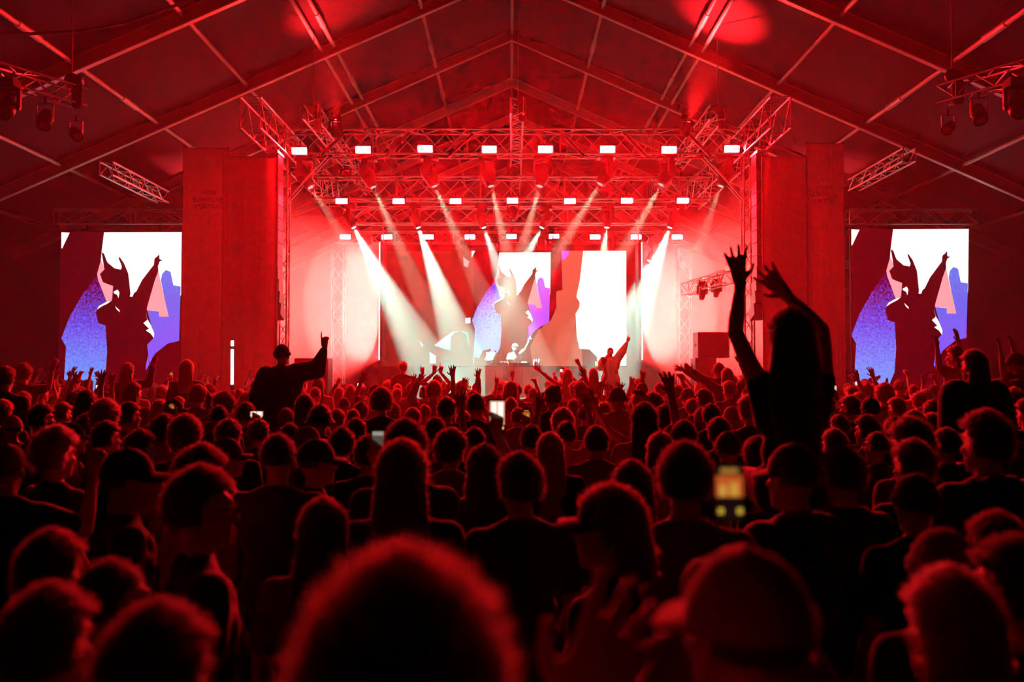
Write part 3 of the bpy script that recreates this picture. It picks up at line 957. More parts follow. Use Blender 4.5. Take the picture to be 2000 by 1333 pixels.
# ------------------------------------------------------------------ haze
hz = MB()
hx, hy0, hy1 = HALF - .15, 10.0, 48.0
hsec = [(-hx, .12), (hx, .12), (hx, ze - .45), (0, RIDGE - .45), (-hx, ze - .45)]
hz.add([(x, hy0, z) for x, z in hsec] + [(x, hy1, z) for x, z in hsec],
       [[0, 1, 2, 3, 4], [9, 8, 7, 6, 5], [0, 5, 6, 1], [1, 6, 7, 2], [2, 7, 8, 3], [3, 8, 9, 4], [4, 9, 5, 0]])
hm = bpy.data.materials.new('stage_haze')
hm.use_nodes = True
hm.node_tree.nodes.remove(hm.node_tree.nodes['Principled BSDF'])
vs_ = hm.node_tree.nodes.new('ShaderNodeVolumeScatter')
vs_.inputs['Color'].default_value = (1, .5, .47, 1)  # red of the stage light put into the colour of white haze
vs_.inputs['Density'].default_value = HAZE_DENSITY
vs_.inputs['Anisotropy'].default_value = HAZE_G
hm.node_tree.links.new(vs_.outputs[0], hm.node_tree.nodes['Material Output'].inputs['Volume'])
hzo = hz.build('haze', hm)
hzo['kind'] = 'stuff'
hzo['label'] = 'thin theatrical haze filling the tent around the stage'
hzo['category'] = 'haze'

# thicker smoke drifting out of the wings beside the lit walls
for s, nm, px in ((-1, 'left', 744), (1, 'right', 1251)):
    x = xr(px, 32.2)
    z = zr_(600, 32.2)
    for q, (rx, ry, rz, dens, sz) in enumerate(((.65, .8, 1.9, .012, 'small dense'), (1.25, 1.2, 2.4, .009, 'middle-sized'), (2.2, 1.8, 3.0, .006, 'large thin'))):
        m = bpy.data.materials.new('wing_smoke')
        m.use_nodes = True
        m.node_tree.nodes.remove(m.node_tree.nodes['Principled BSDF'])
        v = m.node_tree.nodes.new('ShaderNodeVolumeScatter')
        v.inputs['Color'].default_value = (1, .6, .57, 1)
        v.inputs['Density'].default_value = dens
        v.inputs['Anisotropy'].default_value = .1
        m.node_tree.links.new(v.outputs[0], m.node_tree.nodes['Material Output'].inputs['Volume'])
        o = MB().ell((x + s * (rx + .03), 32.2, z), (rx, ry, rz), n=24, k=16).build('smoke', m, None, True)
        o['kind'] = 'stuff'
        o['label'] = f'{sz} smoke cloud glowing beside the {nm} LED wall'
        o['category'] = 'smoke'

# ------------------------------------------------------------------ people
random.seed(7)
rnd = random.Random(11)
SKINS = [mat('skin_%d' % i, c, 0.55, sheen=0.35, var=0.08) for i, c in enumerate([(.62, .42, .33), (.5, .32, .24), (.72, .5, .4)])]
EYE = mat('eye_white', (.7, .7, .68), .3)
CLOTHES = {k: mat('cloth_' + k, c, 0.92, sheen=sh, var=.25, vscale=30, bump=.15, bscale=60) for k, c, sh in [
    ('black', (.014, .013, .015), .8), ('charcoal', (.04, .038, .04), .8), ('navy', (.02, .025, .06), .8), ('olive', (.06, .06, .035), .4),
    ('grey', (.16, .16, .165), .45), ('white', (.55, .54, .52), .4), ('maroon', (.14, .02, .03), .4), ('denim', (.05, .075, .13), .4), ('beige', (.36, .29, .2), .4)]}

def hairmat(name, col, fz):
    a = mat('hair_' + name, col, .45, sheen=1.0, var=.3, vscale=60, bump=.5, bscale=120)
    m = bpy.data.materials.new('hair_strands_' + name)
    m.use_nodes = True
    nt = m.node_tree
    nt.nodes.remove(nt.nodes['Principled BSDF'])
    d = nt.nodes.new('ShaderNodeBsdfDiffuse')
    t = nt.nodes.new('ShaderNodeBsdfTranslucent')
    d.inputs[0].default_value = (*[c * 1.5 for c in col], 1)
    t.inputs[0].default_value = (*[min(.9, c * 1.5) for c in fz], 1)
    x = nt.nodes.new('ShaderNodeMixShader')
    x.inputs[0].default_value = .65
    nt.links.new(d.outputs[0], x.inputs[1])
    nt.links.new(t.outputs[0], x.inputs[2])
    nt.links.new(x.outputs[0], nt.nodes['Material Output'].inputs[0])
    return a, m
HAIRS = {'black': hairmat('black', (.012, .01, .009), (.4, .3, .25)), 'brown': hairmat('brown', (.05, .03, .018), (.55, .4, .3)),
         'blonde': hairmat('blonde', (.32, .22, .11), (.8, .65, .5)), 'auburn': hairmat('auburn', (.11, .045, .02), (.6, .42, .3))}

def remesh(mb, voxel, smooth, name, mats):
    me = mb.mesh('tmp')
    o = bpy.data.objects.new('tmp', me)
    C.objects.link(o)
    m = o.modifiers.new('r', 'REMESH')
    m.mode = 'VOXEL'
    m.voxel_size = voxel
    m.use_smooth_shade = True
    if smooth:
        s = o.modifiers.new('s', 'SMOOTH')
        s.factor = .5
        s.iterations = smooth
    dg = bpy.context.evaluated_depsgraph_get()
    out = bpy.data.meshes.new_from_object(o.evaluated_get(dg))
    bpy.data.objects.remove(o)
    bpy.data.meshes.remove(me)
    out.name = name
    out.materials.clear()
    for q in mats:
        out.materials.append(q)
    return out

def hand(mb, W, D, N, side, kind, k=1.06):
    """W wrist, D towards the fingers, N palm normal, side +1/-1: where the thumb leaves"""
    W, D, N = V(W), V(D).normalized(), V(N)
    N = (N - D * N.dot(D)).normalized()
    S = D.cross(N).normalized() * side
    for j in (-1.2, 0, 1.2):
        mb.cap(W + S * j * .012 * k, W + D * .085 * k + S * j * .024 * k, .018 * k, .0145 * k, 8)
    curl = {'open': (.12, .14, .16, .2), 'relaxed': (.5, .6, .65, .7), 'fist': (1.45, 1.5, 1.5, 1.5), 'point': (.05, 1.5, 1.5, 1.5), 'victory': (.05, .05, 1.5, 1.5), 'horns': (.05, 1.5, 1.5, .05), 'grip': (.9, .95, 1.0, 1.05)}[kind]
    spread = .2 if kind in ('open', 'victory', 'horns') else .03
    for i in range(4):
        o = (1.5 - i)
        base = W + D * .088 * k + S * o * .0215 * k
        dr = (D + S * o * spread).normalized()
        L = (.044, .049, .046, .037)[i] * k
        c = curl[i]
        d1 = (dr * math.cos(c * .6) + N * math.sin(c * .6)).normalized()
        d2 = (dr * math.cos(c * 1.5) + N * math.sin(c * 1.5)).normalized()
        p1 = base + d1 * L
        p2 = p1 + d2 * L * .95
        mb.cap(base, p1, .0115 * k, .0105 * k, 8).cap(p1, p2, .0105 * k, .0095 * k, 8)
    tb = W + D * .03 * k + S * .03 * k
    if kind in ('fist', 'point', 'grip', 'victory', 'horns'):
        t1 = tb + (S * .3 + D * .8 + N * .5).normalized() * .042 * k
        t2 = t1 + (D * .4 - S * .6 + N * .5).normalized() * .032 * k
    else:
        t1 = tb + (S * .8 + D * .6 + N * .15).normalized() * .042 * k
        t2 = t1 + (S * .45 + D * .9).normalized() * .034 * k
    mb.cap(W + D * .015 * k, tb, .017 * k, .014 * k, 8).cap(tb, t1, .0125 * k, .0105 * k, 8).cap(t1, t2, .0105 * k, .009 * k, 8)

HEADC = V((0, .015, 1.63))
def head_parts(mb, hc):
    mb.ell(hc + V((0, -.012, .018)), (.075, .096, .098), n=18, k=12)
    mb.ell(hc + V((0, .03, -.055)), (.056, .062, .07), n=14, k=10)
    mb.ell(hc + V((0, .075, .035)), (.055, .022, .02))                # brow
    mb.cap(hc + V((0, .088, .02)), hc + V((0, .112, -.028)), .009, .014, 8)   # nose
    mb.ell(hc + V((0, .088, -.062)), (.024, .012, .007)).ell(hc + V((0, .086, -.074)), (.021, .012, .007))   # lips
    mb.ell(hc + V((0, .075, -.105)), (.026, .022, .02))               # chin
    for s in (-1, 1):
        mb.ell(hc + V((s * .034, .072, -.02)), (.022, .02, .018))     # cheek
        mb.ell(hc + V((s * .079, -.006, -.008)), (.011, .02, .032), Matrix.Rotation(s * .35, 3, 'Z'))

class Pose:
    pass
def make_pose(name, aL=None, aR=None, legs='stand', hL='relaxed', hR='relaxed', voxel=.011, bulk=0.0, hair_lean=0, dL=None, dR=None, nL=None, nR=None):
    """arm = (elbow, wrist) in body space; z measured from the floor (stand) or the seat (sit)"""
    P = Pose()
    P.name, P.legs, P.bulk = name, legs, bulk
    P.dz = 0.0 if legs == 'stand' else -.87
    P.voxel = voxel
    dz = V((0, 0, P.dz))
    P.arms = []
    for s, a, h, dd, nn in ((-1, aL, hL, dL, nL), (1, aR, hR, dR, nR)):
        sh = V((s * .185, 0, 1.40)) + dz
        if a is None:
            e, w_ = V((s * .235, -.03, 1.12)) + dz, V((s * .22, .10, .90)) + dz
        else:
            e, w_ = V(a[0]), V(a[1])
            if e.z > sh.z:
                sh += V((-s * .015, 0, .035))
        d = V(dd) if dd is not None else (w_ - e)
        n = V(nn) if nn is not None else (V((0, 1, 0)) if abs(d.normalized().y) < .8 else V((0, 0, -1)))
        P.arms.append((s, sh, e, w_, d, n, h))
    P.cache = {}
    return P
def legs_of(P):
    out = []
    dz = V((0, 0, P.dz))
    for s in (-1, 1):
        if P.legs == 'stand':
            out.append((s, V((s * .095, 0, .92)), V((s * .105, .02, .5)), V((s * .11, -.01, .09)), V((s * .11, -.05, .04)), V((s * .13, .13, .035))))
        else:
            out.append((s, V((s * .10, 0, .92)) + dz, V((s * .17, .36, .93)) + dz, V((s * .15, .42, .52)) + dz, V((s * .15, .40, .47)) + dz, V((s * .16, .56, .45)) + dz))
    return out
def torso(mb, P, g):
    dz = P.dz
    mb.cap((-.075, 0, .95 + dz), (.075, 0, .95 + dz), .108 + g)
    mb.cap((-.055, 0, 1.1 + dz), (.055, 0, 1.1 + dz), .098 + g)
    mb.cap((-.085, 0, 1.27 + dz), (.085, 0, 1.27 + dz), .108 + g)
    mb.cap((0, 0, .98 + dz), (0, 0, 1.33 + dz), .115 + g)
    for s, sh, e, w_, d, n, h in P.arms:
        mb.cap((0, -.005, 1.385 + dz), sh, .085 + g * .6, .058 + g * .7)
        mb.cap((s * .10, 0, 1.27 + dz), sh - V((0, 0, .02)), .09 + g, .055 + g)
def body_mesh(P):
    if 'body' not in P.cache:
        mb = MB()
        torso(mb, P, 0)
        dz = V((0, 0, P.dz))
        mb.cap(V((0, -.012, 1.41)) + dz, V((0, .0, 1.57)) + dz, .06, .052)
        for s in (-1, 1):
            mb.cap(V((s * .11, -.01, 1.425)) + dz, V((0, -.01, 1.49)) + dz, .045, .05)
        head_parts(mb, HEADC + dz)
        for s, sh, e, w_, d, n, h in P.arms:
            mb.cap(sh, e, .054, .041).cap(e, e + (w_ - e) * .35, .042, .042).cap(e + (w_ - e) * .35, w_, .042, .027)
            hand(mb, w_, d, n, s, h)
        for s, hp, kn, an, he, to in legs_of(P):
            mb.cap(hp, kn, .084, .056).cap(kn, kn + (an - kn) * .35, .055, .056).cap(kn + (an - kn) * .35, an, .056, .036)
            mb.cap(he, to, .04, .034)
        me = remesh(mb, min(P.voxel, .009) if any(a[6] in ('open', 'point') for a in P.arms) else P.voxel, 2, 'body_' + P.name, [SKINS[0], EYE])
        hc = HEADC + dz
        eyes = [hc + V((s * .031, .088, .012)) for s in (-1, 1)]
        for p in me.polygons:
            c = p.center
            if abs(c.z - eyes[0].z) < .02 and c.y > hc.y + .05:
                if min((c - q).length for q in eyes) < .014:
                    p.material_index = 1
        P.cache['body'] = me
    return P.cache['body']
def shirt_mesh(P, kind):
    k = 'shirt_' + kind
    if k not in P.cache:
        mb = MB()
        g = {'tee': .016, 'long': .02, 'jacket': .036, 'vest': .013}[kind] + P.bulk
        torso(mb, P, g)
        dz = V((0, 0, P.dz))
        mb.cap(V((0, -.012, 1.42)) + dz, V((0, -.012, 1.45)) + dz, .072 + g * .4)
        for s in (-1, 1):
            mb.cap(V((s * .12, -.01, 1.42)) + dz, V((s * .05, -.01, 1.455)) + dz, .05 + g * .4)
        if kind == 'jacket':
            mb.cap(V((-.06, -.07, 1.47)) + dz, V((.06, -.07, 1.47)) + dz, .045)
            mb.cap(V((-.09, 0, .9)) + dz, V((.09, 0, .9)) + dz, .112 + g)
        for s, sh, e, w_, d, n, h in P.arms:
            if kind == 'tee':
                mb.cap(sh, sh + (e - sh) * .62, .056 + g, .055 + g)
            elif kind != 'vest':
                mb.cap(sh, e, .056 + g, .046 + g)
                mb.cap(e, e + (w_ - e) * (.90 - g), .047 + g, .034 + min(g, .022) * .8)
        P.cache[k] = remesh(mb, .014, 4, k + '_' + P.name, [CLOTHES['black']])
    return P.cache[k]
TROU = {}
def trouser_mesh(P):
    if P.legs not in TROU:
        mb = MB()
        dz = P.dz
        mb.cap((-.08, 0, .95 + dz), (.08, 0, .95 + dz), .118)
        mb.cap((-.08, 0, .9 + dz), (.08, 0, .9 + dz), .112)
        for s, hp, kn, an, he, to in legs_of(P):
            mb.cap(hp, kn, .098, .072).cap(kn, an + (kn - an) * .06, .072, .058)
        TROU[P.legs] = remesh(mb, .016, 3, 'trousers_' + P.legs, [CLOTHES['denim']])
    return TROU[P.legs]
SHOE = {}
def shoe_mesh(P):
    if P.legs not in SHOE:
        mb = MB()
        for s, hp, kn, an, he, to in legs_of(P)[:1]:
            m = (he + to) / 2
            mb.cap(he - m, to - m + V((0, .01, 0)), .052, .046, flat=((0, 0, 1), .85)).cap(he - m + V((0, .01, 0)), he - m + V((0, .01, .05)), .046, .045)
        SHOE[P.legs] = remesh(mb, .014, 2, 'shoe_' + P.legs, [RUBBER])
    return SHOE[P.legs]

# ---- hair and hats, in head space (origin = HEADC)
HAIR = {}
def skull_r(d):
    a, b, c = .0765, .0975, .0995
    return 1 / math.sqrt((d.x / a) ** 2 + (d.y / b) ** 2 + (d.z / c) ** 2)
def hair_mesh(kind):
    if kind in HAIR:
        return HAIR[kind]
    r_ = random.Random(hash(kind) % 1000 if False else sum(map(ord, kind)))
    mb = MB()
    ctr = V((0, -.012, .018))
    n, k = 40, 26
    grid = []
    style = {'crop': (.009, .002, 900, .010), 'short': (.018, .006, 2200, .014), 'curly': (.034, .016, 3600, .022), 'long': (.02, .005, 1800, .012), 'bob': (.022, .006, 2000, .013),
             'bun': (.014, .004, 1500, .012), 'ponytail': (.014, .004, 1500, .012), 'fluffy': (.032, .009, 4200, .022), 'wavy': (.026, .01, 2600, .016)}[kind]
    th, am, nb, bl = style
    def ishair(d):
        # hairline: above the forehead in front, down to the nape at the back
        if d.y > .35:
            return d.z > .55 - .1 * abs(d.x)
        if d.y > -.05:
            return d.z > .12 + (d.y + .05) * 1.1
        return d.z > -.62 if kind not in ('crop',) else d.z > -.45
    for j in range(k + 1):
        t = math.pi * j / k
        for i in range(n):
            a = 2 * math.pi * i / n
            d = V((math.sin(t) * math.cos(a), math.sin(t) * math.sin(a), math.cos(t)))
            h = ishair(d)
            nz = noise.noise(d * (9 if kind in ('curly', 'fluffy', 'wavy') else 4) + V((sum(map(ord, kind)), 0, 0)))
            tt = th * (1 + .25 * max(0, d.z)) + am * nz if h else -.012
            if kind == 'short' and h and d.z > .3:
                tt += .008 * max(0, d.y + .3)
            grid.append(ctr + d * (skull_r(d) + tt))
    fs = []
    for j in range(k):
        for i in range(n):
            fs.append([j * n + i, (j + 1) * n + i, (j + 1) * n + (i + 1) % n, j * n + (i + 1) % n])
    mb.add(grid, fs, 0)
    surf = [(grid[f[0]], (grid[f[0]] - ctr).normalized()) for f in fs if isHairDir((grid[f[0]] - ctr).normalized(), ishair)]
    if kind in ('long', 'wavy', 'bob'):
        low = {'long': -.46, 'wavy': -.34, 'bob': -.14}[kind]
        rows = 14
        prof = []
        m = 22
        o = len(mb.v)
        for j in range(rows + 1):
            u = j / rows
            z = .06 + (low - .06) * u
            rx = .088 + .022 * math.sin(min(1, u * 1.6) * 1.5) - .035 * max(0, u - .8) * 5 * .6
            ry = .06 - .012 * u
            cyy = -.058 - .05 * u
            for i in range(m):
                a = 2 * math.pi * i / m
                nz = 1 + .10 * noise.noise(V((math.cos(a) * 2.2, math.sin(a) * 2.2, z * (9 if kind == 'wavy' else 3))))
                p = V((rx * nz * math.cos(a), cyy + ry * nz * math.sin(a), z))
                prof.append(p)
                if math.sin(a) < .4 and j < rows:
                    surf.append((p, (p - V((0, cyy, z))).normalized() * .7 + V((0, 0, -.5))))
        ff = []
        for j in range(rows):
            for i in range(m):
                ff.append([j * m + i, (j + 1) * m + i, (j + 1) * m + (i + 1) % m, j * m + (i + 1) % m])
        ff.append(list(range(m)))
        ff.append(list(range(rows * m, rows * m + m))[::-1])
        mb.add(prof, ff, 0)
    if kind == 'bun':
        mb.ell((0, -.10, .10), (.045, .04, .042), n=14, k=9)
    if kind == 'ponytail':
        mb.cap((0, -.11, .06), (0, -.155, .02), .026, .03).cap((0, -.155, .02), (0, -.15, -.16), .032, .012)
    for _ in range(int(nb * 1.4)):
        p, nrm = surf[r_.randrange(len(surf))]
        p = p + V((r_.uniform(-.008, .008), r_.uniform(-.008, .008), r_.uniform(-.008, .008)))
        d = (nrm + V((r_.uniform(-.7, .7), r_.uniform(-.7, .7), r_.uniform(-.7, .5)))).normalized()
        L = bl * r_.uniform(.5, 1.5)
        sd = d.cross(V((r_.uniform(-1, 1), r_.uniform(-1, 1), r_.uniform(-1, 1)))).normalized() * .0022
        mb.add([p - sd - nrm * .004, p + sd - nrm * .004, p + d * L], [[0, 1, 2]], 1)
    me = mb.mesh('hair_' + kind, list(HAIRS['brown']), True)
    HAIR[kind] = me
    return me
def isHairDir(d, f):
    return f(d)
HATS = {}
def hat_meshes(kind):
    """list of (name, mesh); first is the crown, the rest sit on it"""
    if kind in HATS:
        return HATS[kind]
    out = []
    def dome(zlo, th, top=1.0, n=28, k=12):
        mb = MB()
        ctr = V((0, -.012, .018))
        pts, fs = [], []
        for j in range(k + 1):
            z = 1 - (1 - zlo) * j / k
            for i in range(n):
                a = 2 * math.pi * i / n
                q = math.sqrt(max(0, 1 - z * z))
                d = V((q * math.cos(a), q * math.sin(a), z))
                p = d * (skull_r(d) + th)
                p.z *= top if p.z > 0 else 1
                pts.append(ctr + p)
        for j in range(k):
            for i in range(n):
                fs.append([j * n + i, (j + 1) * n + i, (j + 1) * n + (i + 1) % n, j * n + (i + 1) % n])
        fs.append(list(range(k * n, k * n + n))[::-1])
        mb.add(pts, fs)
        return mb
    if kind in ('cap', 'cap_back'):
        s = 1 if kind == 'cap' else -1
        out.append(('cap_crown', dome(.02, .016, 1.12).mesh('cap_crown', [CLOTHES['black']], True)))
        mb = MB()
        top, bot = [], []
        nn = 12
        for i in range(nn + 1):
            a = math.pi * (i / nn) - 0
            r0 = V((.086 * math.cos(a), s * (.098 * math.sin(a) - .012), .035 - .012 * abs(math.cos(a))))
            r1 = V((.09 * math.cos(a), s * (.098 + .088 * math.sin(a) ** .7 - .02), .028 - .03 * abs(math.cos(a)) ** 1.5))
            top += [r0, r1]
        vs = [p + V((0, 0, .004)) for p in top] + [p - V((0, 0, .002)) for p in top]
        N2 = len(top)
        fs = []
        for i in range(nn):
            q = [2 * i, 2 * i + 1, 2 * i + 3, 2 * i + 2]
            fs.append(q)
            fs.append([N2 + x for x in q[::-1]])
            fs.append([2 * i + 1, N2 + 2 * i + 1, N2 + 2 * i + 3, 2 * i + 3])
        mb.add(vs, fs)
        out.append(('cap_brim', mb.mesh('cap_brim', [CLOTHES['black']], True)))
        out.append(('cap_button', MB().ell((0, -.012, .018 + (.0995 + .016) * 1.12), (.008, .008, .005)).mesh('cap_button', [CLOTHES['black']], True)))
    elif kind == 'bucket':
        out.append(('hat_crown', dome(.1, .02, 1.05).mesh('hat_crown', [CLOTHES['black']], True)))
        mb = MB()
        mb.lathe([(.086, .055), (.10, .04), (.135, -.005), (.138, -.008), (.10, .03), (.086, .045)], c=(0, -.012, 0), n=28, sy=1.18)
        out.append(('hat_brim', mb.mesh('hat_brim', [CLOTHES['black']], True)))
    elif kind == 'beanie':
        out.append(('beanie_crown', dome(-.05, .014, 1.1).mesh('beanie_crown', [CLOTHES['black']], True)))
        mb = MB()
        mb.lathe([(.088, -.005), (.097, .005), (.099, .03), (.092, .045)], c=(0, -.012, .005), n=28, sy=1.24)
        out.append(('beanie_cuff', mb.mesh('beanie_cuff', [CLOTHES['black']], True)))
    HATS[kind] = out
    return out

# ---- poses
PO = {}
PO['stand'] = make_pose('stand')
PO['right_up'] = make_pose('right_up', aR=((.27, .10, 1.62), (.24, .18, 1.86)), hR='open')
PO['left_up'] = make_pose('left_up', aL=((-.30, .10, 1.58), (-.22, .20, 1.83)), hL='open')
PO['both_up'] = make_pose('both_up', aL=((-.30, .08, 1.62), (-.24, .16, 1.87)), aR=((.29, .10, 1.60), (.27, .18, 1.85)), hL='open', hR='open')
PO['wide_up'] = make_pose('wide_up', aL=((-.38, .05, 1.58), (-.47, .12, 1.81)), aR=((.30, .06, 1.63), (.15, .16, 1.84)), hL='open', hR='relaxed')
PO['fist_up'] = make_pose('fist_up', aR=((.26, .12, 1.62), (.25, .22, 1.85)), hR='fist')
PO['point_up'] = make_pose('point_up', aR=((.36, .10, 1.50), (.38, .18, 1.76)), hR='point')
PO['phone'] = make_pose('phone', aR=((.24, .22, 1.42), (.06, .40, 1.60)), hR='grip', dR=(-.1, .05, 1), nR=(-.2, 1, 0))
PO['phone_high'] = make_pose('phone_high', aR=((.22, .12, 1.63), (.13, .26, 1.86)), hR='grip', dR=(0, .05, 1), nR=(-.3, 1, 0))

def person(name_desc, root_loc, pose, s=1.0, rot=0.0, hair='short', hcol='brown', hat=None, hatcol='black', shirt='tee', scol='black', tcol='denim', skin=0, group='standing crowd', head_turn=0.0, narrow=1.0, hair_w=1.0):
    t = thing('person', root_loc, name_desc, 'person', group)
    t.rotation_euler = (0, 0, rot)
    t.scale = (s * narrow, s, s)
    P = pose if isinstance(pose, Pose) else PO[pose]
    def sl(o, i, m):
        o.material_slots[i].link = 'OBJECT'
        o.material_slots[i].material = m
    b = link('body', body_mesh(P), t)
    sl(b, 0, SKINS[skin])
    o = link('jacket' if shirt == 'jacket' else 'shirt', shirt_mesh(P, shirt), t)
    sl(o, 0, CLOTHES[scol])
    o = link('trousers', trouser_mesh(P), t)
    sl(o, 0, CLOTHES[tcol])
    for sd, hp, kn, an, he, to in legs_of(P):
        o = link('shoe', shoe_mesh(P), t)
        o.location = (he + to) / 2 + V((0, 0, .006))
    hc = HEADC + V((0, 0, P.dz))
    if hair != 'none':
        o = link('hair', hair_mesh(hair), t)
        sl(o, 0, HAIRS[hcol][0])
        sl(o, 1, HAIRS[hcol][1])
        o.location = hc
        o.scale = (hair_w, hair_w, 1 + (hair_w - 1) * .25)
    if hat:
        first = None
        for nm, me in hat_meshes(hat):
            o = link(nm, me, t if first is None else first)
            sl(o, 0, CLOTHES[hatcol])
            if first is None:
                o.location = hc
                first = o
    return t

# ---- the crowd: (x, y of the top of the head, width of the head) in photo pixels give each person's place
HW = {'crop': .168, 'short': .186, 'curly': .225, 'fluffy': .218, 'long': .212, 'wavy': .216, 'bob': .212, 'bun': .182, 'ponytail': .182, 'none': .155}
def K(x, y, w, hair='short', **kw):
    d = dict(x=x, y=y, w=w, hair=hair)
    d.update(kw)
    return d
R_ = math.radians
arm_left_edge = make_pose('arm_left_edge', aR=((.36, .14, 1.30), (.37, .20, 1.56)), hR='relaxed', voxel=.009, dR=(.08, .1, 1))
film_two = make_pose('film_two', aL=((-.07, .25, 1.34), (.17, .35, 1.55)), aR=((.37, .17, 1.33), (.36, .34, 1.57)), hL='grip', hR='grip', voxel=.008, dL=(.25, .05, 1), dR=(-.2, .05, 1), nL=(.9, .3, 0), nR=(-.9, .3, 0))
low_hand = make_pose('low_hand', aR=((.36, .10, 1.27), (.16, .30, 1.52)), hR='open', voxel=.008, dR=(.45, .2, .6), nR=(-.3, .8, -.4))
